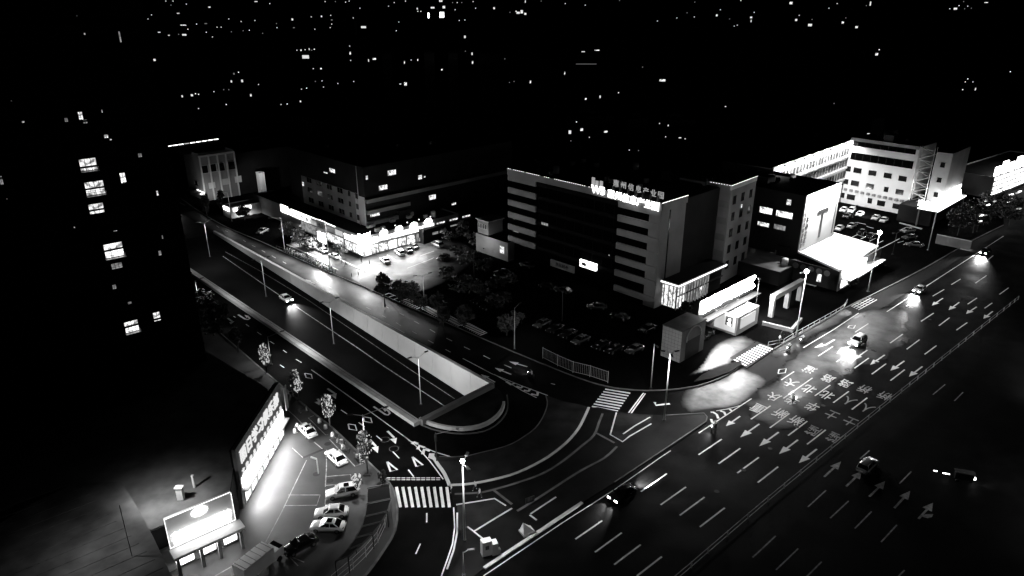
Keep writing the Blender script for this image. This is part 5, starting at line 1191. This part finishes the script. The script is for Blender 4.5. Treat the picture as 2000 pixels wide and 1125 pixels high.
# gridded box house
Gd = Bld('tiled_kiosk', 'tall box kiosk with a tiled left wall and an arched right wall', G(1327, 710), A44, z=.12); hg = HT(1327, 710, 650); wg = Gd.R(1372, 690)[0]; dg = Gd.L(1290, 696)[0]
Gd.box('wall', 'concrete_dim', 0, wg, 0, dg, 0, hg); Gd.box('roof', 'roofing_pale', -.1, wg + .1, -.1, dg + .1, hg + .01, hg + .2)
for i in range(6):
    for j in range(9): Gd.box('tile', 'concrete', -.06, -.005, dg * i / 6 + .04, dg * (i + 1) / 6 - .04, hg * j / 9 + .04, hg * (j + 1) / 9 - .04)
mb = MB(); 
for i in range(10):
    t0, t1 = PI * i / 10, PI * (i + 1) / 10; r_ = wg * .32; mb.bar((wg / 2 - r_ * math.cos(t0), -.1, hg * .6 + r_ * math.sin(t0)), (wg / 2 - r_ * math.cos(t1), -.1, hg * .6 + r_ * math.sin(t1)), .2, .25)
mb.build('arch_trim', 'concrete', Gd.r); Gd.box('arch_opening', 'rubber', wg * .2, wg * .8, -.03, -.005, 0, hg * .6)
# gate portal
Gt = Bld('gate_portal', 'pale portal frame with three legs over the office driveway', G(1508, 622), A44, z=.12, cat='gate'); lg = Gt.R(1566, 590)[0]; Gt.box('beam', 'concrete_dim', 0, lg, 0, 1.2, 4.2, 5.3)
for u in (0, lg * .5, lg - 1): Gt.box('leg', 'concrete_dim', u, u + .9, .1, 1.1, 0, 4.19)
Wl = empty('low_wall', G(1480, 632, .12), A44 - R(90) + R(10), 'low pale L-shaped planter wall by the glowing lamp', 'wall'); MB().box(4, 0, .4, 6, .6, .8).build('long_side', 'concrete_dim', Wl); MB().box(7.2, 3.4, .4, .6, 7.4, .8).build('short_side', 'concrete_dim', Wl)

# --- building with the big T
hT0 = 5.4
Tc = G(1557, 492, hT0); TB = Bld('sign_wall_building', 'dark block whose right wall is a floodlit white panel with a giant T', Tc, A44, z=.12)
xT, zTt = TB.R(1642, 356); zTl = TB.R(1573, 384)[1]; zTt = (zTl + zTt) / 2
TB.shell(xT, 24, zTt - .3, 'render_dark', 'roofing', .6)
TB.box('white_panel', 'render_pale', 0.02, xT, -.3, -.02, hT0 - .1, zTt + .2)
uT, zT_ = TB.R(1607, 405); text('T', TB.r, (uT - .3, -.36, (zT_ + TB.R(1594, 466)[1]) / 2 - .5), (R(90), 0, 0), 11.5, 'dark_steel', .04, 'panel_letter')
for i, ch in enumerate('天河之汇'): text(ch, TB.r, (2.6, -.36, 13.5 - i * 1.9), (R(90), 0, 0), 1.5, 'dark_steel', .04, 'panel_letter')
for i in range(7): TB.box('panel_square', 'kerb_dim', .5, 1.3, -.36, -.31, 6.2 + i * 1.4, 7.3 + i * 1.4)
TB.box('panel_strip', 'kerb_dim', xT - 1.6, xT - .9, -.36, -.31, 6.2, 14.5)
for i in range(4):
    u = xT * (.14 + .24 * i); TB.box('flood_lamp', 'dark_steel', u - .25, u + .25, -1.8, -1.4, zTt + .2, zTt + .45); TB.box('flood_arm', 'dark_steel', u - .04, u + .04, -1.4, 0, zTt + .3, zTt + .36)
    TB.light(u, -1.6, zTt + .15, 4800, .6, .5, u, -.3, zTt - 9)
for px, py, a_, b_, m_ in ((1496, 411, 26, 13, 'glow_room'), (1532, 419, 34, 13, 'glow_room'), (1541, 395, 10, 12, 'glow_window'), (1491, 438, 24, 9, 'glow_window'), (1523, 444, 24, 10, 'glow_soft'), (1508, 495, 10, 5, 'glow_soft'), (1522, 498, 12, 6, 'glow_window')): TB.wpx('L', px, py, a_, b_, m_, 'dark_steel', 4)
# low white-roofed hall in front
hp5 = GP([(1558, 493), (1627, 457), (1714, 483), (1641, 531)], 5.2); rt = empty('white_roof_hall', (hp5[3].x, hp5[3].y, .12), 0, 'low hall with a glaring white roof terrace below the T panel', 'building')
MB().prism(hp5, .13, 5.15).build('wall', 'render_dark', rt, world=True); MB().prism([p + (sum(hp5, Vector()) / 4 - p) * .03 for p in hp5], 5.16, 5.25).build('roof', 'render_pale', rt, world=True)
k = MB()
for a_, b_ in ((1, 2), (2, 3), (3, 0)): k.bar(Vector(hp5[a_]) + Vector((0, 0, .25)), Vector(hp5[b_]) + Vector((0, 0, .25)), .45, .5)
k.build('parapet', 'render_pale', rt, world=True)
H_ = Bld('hall_front', 'street front of the low hall with glowing letters and arched niches', hp5[3], A44, z=.12); xh = H_.R(1714, 483 + 0)[0]; dh = (hp5[0] - hp5[3]).length
lh = (hp5[2] - hp5[3]).length
for i in range(7): text('天河大药房超市'[i], H_.r, (2.6 + i * 1.8, -.6, 4.5), (R(90), 0, 0), 1.8, 'glow_sign_strong', .12, 'sign_letter', offset=.04)
H_.box('shop_window', 'glow_shop', 1.5, lh - 6, -.3, -.12, .5, 3.0); H_.box('canopy', 'render_pale', .5, lh - 3, -2.6, -.31, 3.1, 3.3); H_.box('front_wall', 'render_mid', 0, lh, -.11, .1, 0, 5.3)
for i in range(5): MB().tube((-.15, 3 + i * 2.0, 3.9), (-.02, 3 + i * 2.0, 3.9), .75, n=14).build('round_niche', 'kerb_dim', H_.r)
H_.box('side_wall', 'render_dark', -.01, .12, .2, dh, 0, 5.1); H_.box('lit_door', 'glow_window', -.08, -.02, 4.2, 5.2, 1.2, 3.2)
H_.light(lh / 2, -2, 4.4, 4000, lh * .6, .6, lh / 2, -9, 0); spot('sign_spill', (6, 2.5, 8.2), 6000, 150, .6, parent=H_.r)
for i, (px, lab) in enumerate((((1630, 520), 'left one'),)): pass
root = empty('delivery_platform', G(1640, 560, .12), R(44), 'flat pale platform step in front of the hall beside the hedge', 'platform'); MB().box(4, 0, .2, 9, 2.2, .4).build('slab', 'kerbstone', root)
for i, px in enumerate(((1582, 552), (1578, 558))): 
    root = empty('bench', G(*px, .12), R(-46), 'pale long bench under the hall side wall, %s' % ('upper' if i == 0 else 'lower'), 'bench'); MB().box(0, 0, .45, 4.0, .5, .1).build('seat', 'plastic_white', root); MB().box(-1.6, 0, .2, .1, .4, .4).box(1.6, 0, .2, .1, .4, .4).build('legs', 'dark_steel', root)
# wall-mounted low sheds between annex and T building
Sh = Bld('low_shed', 'grey low sheds in shadow between the office wing and the T building', G(1520, 560), A44, z=.12); Sh.shell(20, 18, 3.6, 'render_dark', 'roofing_pale', .3)

# --- LED-lit building and white building round the car park
Cc = G(1640, 395); wbz = 24.5
Lb = Bld('floodlit_block', 'office block with a roofline of floodlights beaming over its top floors', Cc + Vector((math.cos(R(226)), math.sin(R(226)), 0)) * 58, R(46))
xl = 58; Lb.H = HT(1640, 395, 276); Lb.box('wall', 'render_pale', 0, xl, 0, 16, 0, Lb.H - .3); Lb.box('roof', 'roofing', .2, xl, .3, 16, Lb.H - .29, Lb.H - .2); Lb.box('parapet', 'render_pale', 0, xl, -.12, .25, Lb.H - 1.0, Lb.H + .2)
for i in range(24):
    for j, zz in enumerate((Lb.H - 3.2, Lb.H - 7.2, Lb.H - 11.2)): Lb.win('R', 3 + i * 2.35, zz, 1.8 if i % 4 else 1.2, 2.3, 'glass_dark', 'render_mid', 3)
for i in range(9):
    u = 4 + i * 6.6; Lb.box('flood_lamp', 'dark_steel', u - .3, u + .3, -1.9, -1.4, Lb.H + .25, Lb.H + .5); Lb.light(u, -1.6, Lb.H + .18, 1900, .8, .5, u, 0, Lb.H - 6); Lb.box('led_bar', 'glow_sign', u - 1.3, u + 1.3, -.3, -.13, Lb.H - .6, Lb.H)
for j in range(3): Lb.box('ledge', 'render_pale', 0, xl, -.5, -.13, Lb.H - 5.3 - 4 * j, Lb.H - 4.6 - 4 * j)
cR = G(1768, 421)
Wb = Bld('white_office', 'pale office building with rows of square dark windows behind the car park', cR, math.atan2((Cc - cR).y, (Cc - cR).x) - PI / 2)
DD = (Cc - cR).length; Wb.H = HT(1768, 421, 287); Wb.box('wall', 'render_pale', 0, 14, 0, DD - .2, 0, Wb.H - .3); Wb.box('roof', 'roofing', .3, 14, .3, DD - .3, Wb.H - .29, Wb.H - .2); Wb.box('parapet', 'concrete_dim', -.3, .2, 0, DD - .2, Wb.H - .9, Wb.H + .1)
for px, py in ((1654,329),(1675,333),(1704,338),(1734,343),(1763,349),(1649,354),(1670,358),(1699,364),(1731,370),(1757,375),(1645,381),(1662,385),(1699,392),(1721,397),(1751,403)):
    nw = 10 if (px, py) in ((1731,370),(1699,392),(1645,381)) else 17; Wb.wpx('L', px, py, nw, 11.5, 'glass_dark', 'render_pale', 1)
for ya_, yb_ in ((279, 292), (305, 320)):
    z1 = Wb.L(1717, ya_)[1]; z0 = Wb.L(1717, yb_)[1]; Wb.box('ribbon_window', 'glass_far', -.04, -.005, 0.8, DD - 1, z0, z1)
    for i in range(8): Wb.box('ribbon_mullion', 'render_dark', -.08, -.041, 1.5 + i * DD / 8.6, 1.62 + i * DD / 8.6, z0, z1)
for i in range(11): u, z = Wb.L(1652 + i * 11, 369 + i * 2.3); Wb.box('air_unit', 'concrete_dim', -.6, -.02, u - .5, u + .5, z - .5, z + .3)
# steel stair between white building and stair tower
St = Bld('fire_stair', 'open zigzag steel fire stair on the right end of the pale office', cR + Vector((math.cos(R(-46)), math.sin(R(-46)), 0)) * .6, R(-46), cat='stair', z=0)
for i in range(6):
    z0 = 1 + i * 3.6; MB().bar((0, -.8, z0), (4.2, -.8, z0 + 1.8), .9, .15).build('flight', 'galvanised', St.r); MB().bar((4.2, .2, z0 + 1.8), (0, .2, z0 + 3.6), .9, .15).build('flight', 'galvanised', St.r)
    MB().bar((0, -.9, z0 + .9), (4.2, -.9, z0 + 2.7), .06, .06).bar((0, -.9, z0 + 3.2), (4.4, -.9, z0 + 3.2), .08, .12).build('handrail', 'galvanised', St.r)
for x_ in (0, 4.4):
    for y_ in (-1.3, .8): MB().tube((x_, y_, 0), (x_, y_, Wb.H + .5), .1, n=6).build('column', 'steel', St.r)
tR = cR + Vector((math.cos(R(-46)), math.sin(R(-46)), 0)) * 9.8
Tt = Bld('stair_tower', 'narrow grey tower block with three small windows beside the fire stair', tR, A44); Tt.box('wall', 'render_mid', 0, 18, 0, 4.6, 0, Wb.H - .8)
for zz in (8.5, 13.2, 18.0): Tt.win('L', 2.2, zz, 1.5, 1.7, 'glass_dark', 'render_mid', 1)
Wb.light(-14, 8, 2.0, 1300, .8, .8, 0, 8, 5); Wb.light(-16, 20, 2.0, 1500, .8, .8, 0, 22, 9)  # unseen area lights added to brighten the pale wall
# corner canopy with glowing top
Cn = Bld('corner_canopy', 'corner entrance canopy topped by blazing sign letters', G(1832, 412, 6.0), A44, z=.12); cl = Cn.R(1886, 385)[0]; cd = Cn.L(1793, 402)[0]
Cn.box('canopy', 'render_mid', 0, cl, 0, cd, 5.4, 5.9); Cn.box('led_edge', 'glow_led', -.1, cl, -.12, -.02, 5.5, 5.8); Cn.box('led_edge', 'glow_led', -.12, -.02, 0, cd, 5.5, 5.8)
for i in range(6): text('国际商务中心'[i], Cn.r, (1.6 + i * cl / 6.6, .7, 7.2), (R(90), 0, 0), 2.4, 'glow_sign_strong', .14, 'sign_letter', offset=.05)
for i in range(3): text('心中商'[i], Cn.r, (.7, 2 + i * cd / 3.6, 7.1), (R(90), 0, R(-90)), 2.0, 'glow_sign', .14, 'sign_letter', offset=.04)
Cn.box('shop_body', 'render_dark', 2, cl + 8, 2, cd + 6, 0, 5.39); Cn.light(cl / 2, 1.5, 9, 5000, cl, 1, cl / 2, 6, 3)
for x_, y_ in ((.4, .4), (cl - .5, .4), (.4, cd - .5)): Cn.box('column', 'render_mid', x_ - .2, x_ + .2, y_ - .2, y_ + .2, 0, 5.39)
Hd = Bld('site_hoarding', 'plain grey hoarding with a pale top edge below the corner canopy', G(1826, 476), R(-46), cat='hoarding', z=.12); wl_ = 9; Hd.box('panel', 'concrete_dim', 0, wl_, 0, .15, 0, 2.6); Hd.box('top_rail', 'kerbstone', 0, wl_, -.05, .2, 2.61, 2.8)
# far right shops
Fr = Bld('bright_arcade', 'brilliantly lit shop arcade at the right edge of the picture', G(1932, 388), R(38)); Fr.H = HT(1932, 388, 348); Fr.shell(60, 16, Fr.H, 'render_mid', 'roofing', .5)
for i in range(14):
    for j in range(4): Fr.box('lit_bay', 'glow_shop' if (i * 3 + j) % 5 else 'glow_sign', .6 + i * 3.4, 3.4 + i * 3.4, -.3, -.02, 1.2 + j * Fr.H / 4.3, .8 + (j + .85) * Fr.H / 4.3)
for i in range(5): Fr.box('roof_sign', 'glow_sign', 1 + i * 6.5, 5.5 + i * 6.5, .4, .8, Fr.H + .4, Fr.H + 3.6 + (i % 2) * 1.2)
SL = [(1925,392),(1943,393),(1930,400),(1962,386),(1975,380),(1987,377),(1992,374),(1978,388),(1968,395),(1990,408),(1917,421),(1926,420),(1913,432),(1899,405)]
for i, (px, py) in enumerate(((1925,392),(1943,393),(1930,400),(1962,386),(1975,380),(1987,377),(1992,374),(1978,388),(1968,395),(1990,408),(1917,421),(1926,420),(1913,432),(1899,405))):
    z_ = 3.5; p = G(px, py, z_); o_ = empty('street_light', (p.x, p.y, 0), 0, ('%s small lit panel counted from the left among the trees under the arcade' % ordn[sorted(SL).index((px, py))]), 'light', 'small lights among the trees'); MB().tube((0, 0, 0), (0, 0, z_ - .25), .06, n=5).build('pole', 'dark_steel', o_); MB().box(0, 0, z_, random.uniform(.8, 2.5), .4, .35, R(random.uniform(20, 40))).build('lit_panel', 'glow_sign_dim' if i % 2 else 'glow_led', o_)
# car park paint
cp = bpy.data.objects['pavement.001']
for a_, b_ in (((1665,463),(1681,455)), ((1681,467),(1693,461)), ((1698,471),(1711,465)), ((1715,475),(1725,470)), ((1722,484),(1757,466)), ((1671,434),(1691,438)), ((1662,435),(1676,438)), ((1692,442),(1706,446)), ((1675,459),(1706,468)), ((1753,474),(1765,471)), ((1764,478),(1771,475)), ((1757,450),(1772,443)), ((1758,436),(1800,448))): dash(cp, a_, b_, .25, ZV, name='bay_line')
MB().strip(GP([(1757, 436), (1775, 441), (1800, 448)], .12), .5, .12, .3).build('low_kerb', 'kerbstone', cp)
for a_, b_ in (((756,498),(772,508)), ((820,500),(848,490)), ((795,524),(845,505)), ((836,508),(848,503)), ((700,540),(760,560)), ((690,545),(735,527))): dash(cp, a_, b_, .25, ZV, name='bay_line')
dv = GP([(686, 543), (716, 527), (744, 540), (727, 570)], .13); MB().prism(dv, .122, .14).build('driveway', 'paving', cp)
for a_, b_ in (((620,509),(660,528)), ((650,500),(705,527)), ((560,478),(618,503))): MB().strip([G(*a_, .12), G(*b_, .12)], .3, .125, .12).build('kerb_line', 'kerbstone', cp)

# roof clutter and tanks
def clutter(bl, n, x0, x1, y0, y1, z, seed):
    rn = random.Random(seed)
    for i in range(n):
        x, y = rn.uniform(x0, x1), rn.uniform(y0, y1); t = rn.random()
        if t < .6: bl.box('air_unit', 'render_mid', x - .6, x + .6, y - .4, y + .4, z, z + 1.0)
        elif t < .8: MB().tube((x, y, z), (x, y, z + 1.8), .8, n=12).build('water_tank', 'galvanised', bl.r, smooth=True)
        else: bl.box('stair_hut', 'render_dark', x - 2, x + 2, y - 1.6, y + 1.6, z, z + 2.6)
clutter(O, 16, 4, 30, 4, 44, 24.31, 1); clutter(B, 12, 4, 50, 4, 38, 16.31, 2); clutter(TB, 6, 3, 18, 3, 20, zTt - .49, 3); clutter(P1, 10, 2, 30, 2, 12, 5.41, 4); clutter(Wb, 5, 2, 12, 3, 18, Wb.H - .19, 5); clutter(Sh, 5, 2, 18, 2, 16, 3.41, 6)
for i in range(9):
    x_, y_ = 3 + i * 3.0, 1.4 + (i % 3) * .7
    MB().tube((0, 0, 0), (0, 0, .02), .38, n=12).build('manhole_cover', 'rubber', main_road).location = G(1400 + i * 52, 960 - i * 42, .0125)
# ================================================================ THE FAR CITY: dark blocks with a few lit windows
L1 = """296,29 289,37 348,26,6,2 364,8 334,10 338,2 324,2 409,14,5,3 358,49,14,2 384,47 402,46,6,2 367,57 311,63,6,2 330,69,4 349,67 360,68,10,4 403,63 415,72 424,53 432,53 447,37 452,62 471,42 475,60 487,59 498,40 513,65 500,3,7,2 527,7 540,46 541,54 571,38,4,5 574,54,4 608,33 628,32,3,4 615,57 646,30 648,39,4 648,47 645,54 635,3 655,3
675,4 682,2 703,16 770,5 792,2 759,12 815,17,3,4 816,22 822,22 845,15,9,4 867,14,6,6 841,30,13,13,b 863,29,10,13,b 861,2,8,4 889,19 884,5 893,5 902,5 924,3 929,16 965,16,4,5 710,53,12,5 690,35 897,40 908,39 779,43 774,60 1012,25,8,5 1019,23,6,8 1026,27,5,5 1008,22,3,3 996,24 1026,3,2,6 1057,2 1104,7 1143,10 1210,1 1284,41 1322,35
1357,4 1342,25 1356,33 1400,30,4,5 1407,19 1425,37 1434,51 1440,49 1447,1 1467,34,5,4 1467,41,2,6 1473,24 1545,6,7,6 1555,39,5,5 1561,30 1582,49,9,6 1586,38 1619,16 1635,7 1646,44,5,5 1652,35 1673,53,6,5 1700,7,3,10 1692,11 1866,17,8,5 1855,17 1873,11 1884,17 1890,12 1897,16 1882,3 1926,5,8,2"""
L2 = """302,117,5,5 296,174 356,188,3,5 375,186,5,5 382,183 388,184 418,179 437,175 447,175 329,216,3,6 388,212 442,204 457,144,3,4 452,159,3,5 473,158,4,6 466,141 490,186,3,6 505,165 580,98 588,98,2,4 596,97 604,96,2,4 609,98 614,96 597,111,16,8 612,134 627,134,3,4 616,159 629,158 589,174 599,172 587,198,3,4 549,204 561,203 632,170 660,163 683,90 684,104,3,7 685,118 720,118,2,6 731,115,8,4 790,122,2,7 803,117 816,117,2,5 863,136,3,4 691,159 782,164,4 792,164,6,8 908,72,4,6 909,100 922,105,3,6 923,122,3,7 986,115 995,161 1004,159 1036,160,3,7 1103,143,2,8 1139,101,8,2 1166,98,12,2 1145,125,50,1,d 1255,131 1294,157,14,5 1144,193,4,4 1172,189,3,6 1208,181 1712,106,6,6 1717,97 1885,160 1890,154 1900,160 1905,174,2,6 1880,175 1973,140 1417,208,3 1629,202"""
L3 = """1126,238 1113,258,6,8 1136,253,6,6 1183,257,8,4 1151,268 1115,275 1288,241 1305,245,2,4 1300,267 1328,269,6,2 1338,271 1229,293 1247,294 764,290,3,5 776,290,8,4 916,325 1696,261,6,2 315,276"""
def parse(t):
    out = []
    for w_ in t.split():
        q = w_.split(','); fl_ = q[-1] if q[-1] in 'bd' else ''; q = [float(a) for a in q if a not in 'bd']
        out.append((q[0], q[1], q[2] * .8 if len(q) > 2 else 1.5, q[3] * .8 if len(q) > 3 else 1.7, fl_))
    return sorted(out)
far_i = 0
def far_row(L, base, top, rowlab, gap, maxw, grp):
    clusters = []
    for l in L:
        if clusters and l[0] - clusters[-1][-1][0] < gap and l[0] - clusters[-1][0][0] < maxw: clusters[-1].append(l)
        else: clusters.append([l])
    for ci, c in enumerate(clusters):
        x0 = min(a[0] - a[2] / 2 for a in c); x1 = max(a[0] + a[2] / 2 for a in c)
        gl_ = x0 - max(a[0] + a[2] / 2 for a in clusters[ci - 1]) if ci else 99; gr_ = min(a[0] - a[2] / 2 for a in clusters[ci + 1]) - x1 if ci + 1 < len(clusters) else 99
        x0 -= max(.3, min(9, gl_ * .45)); x1 += max(.3, min(9, gr_ * .45))
        bb_ = base + random.uniform(-2, 2); tt = min(min(a[1] for a in c) - 7, top(c))
        p0, p1 = G(x0, bb_), G(x1, bb_); p1.y = p0.y
        cx = (p0.x + p1.x) / 2; Hh = HT(x0, bb_, tt)
        n_ = len(c); lab = '%s block from the left %s, %s' % (ordn[ci], rowlab, 'one lit window' if n_ == 1 else '%d lit windows' % n_)
        root = empty('distant_building', (cx, p0.y, 0), 0, lab, 'building', grp); wd = (p1.x - p0.x)
        MB().box(0, 10, Hh / 2, wd, 20, Hh).build('wall', 'black_wall', root); MB().box(0, 10, Hh + .5, wd * .5, 9, 1.6).build('roof_house', 'black_wall', root)
        for (px, py, w_, h_, f) in c:
            u, z = on_plane(px, py, (cx, p0.y), 0.0); uw = on_plane(px + w_ / 2, py, (cx, p0.y), 0.0)[0] - on_plane(px - w_ / 2, py, (cx, p0.y), 0.0)[0]; zh = on_plane(px, py - h_ / 2, (cx, p0.y), 0.0)[1] - on_plane(px, py + h_ / 2, (cx, p0.y), 0.0)[1]
            m_ = 'glow_sign' if f == 'b' else 'glow_far_dim' if f == 'd' else random.choice(['glow_far', 'glow_far', 'glow_window', 'glow_far_dim'] if w_ * h_ < 9 else ['glow_far', 'glow_window'])
            o = MB().box(0, -.12, 0, uw, .24, zh).build('window', m_, root); o.location = (u, 0, z)
far_row(parse(L1), 100, lambda c: 2 + random.uniform(-8, 3), 'in the skyline row', 30, 85, 'skyline blocks')
far_row(parse(L2), 226, lambda c: 80 + random.uniform(-5, 15), 'in the mid-distance row', 34, 95, 'mid-distance blocks')
far_row(parse(L3), 345, lambda c: 228 + random.uniform(-5, 8), 'just beyond the office yard', 40, 110, 'blocks behind the offices')
for k_, o_ in PROTO.items():
    pass
# lettering curves -> plain meshes (letters that are alike share one mesh)
bpy.context.view_layer.update()
dg = bpy.context.evaluated_depsgraph_get(); _lm = {}
for o in [o for o in COL.objects if o.type == 'FONT']:
    cu = o.data; key = (cu.body, cu.size, cu.extrude, cu.offset, cu.materials[0].name)
    if key not in _lm: _lm[key] = bpy.data.meshes.new_from_object(o.evaluated_get(dg))
    nm = o.name; par = o.parent; loc, rot, scl = o.location.copy(), o.rotation_euler.copy(), o.scale.copy()
    bpy.data.objects.remove(o); n = bpy.data.objects.new(nm, _lm[key]); COL.objects.link(n)
    n.parent = par; n.location = loc; n.rotation_euler = rot; n.scale = scl
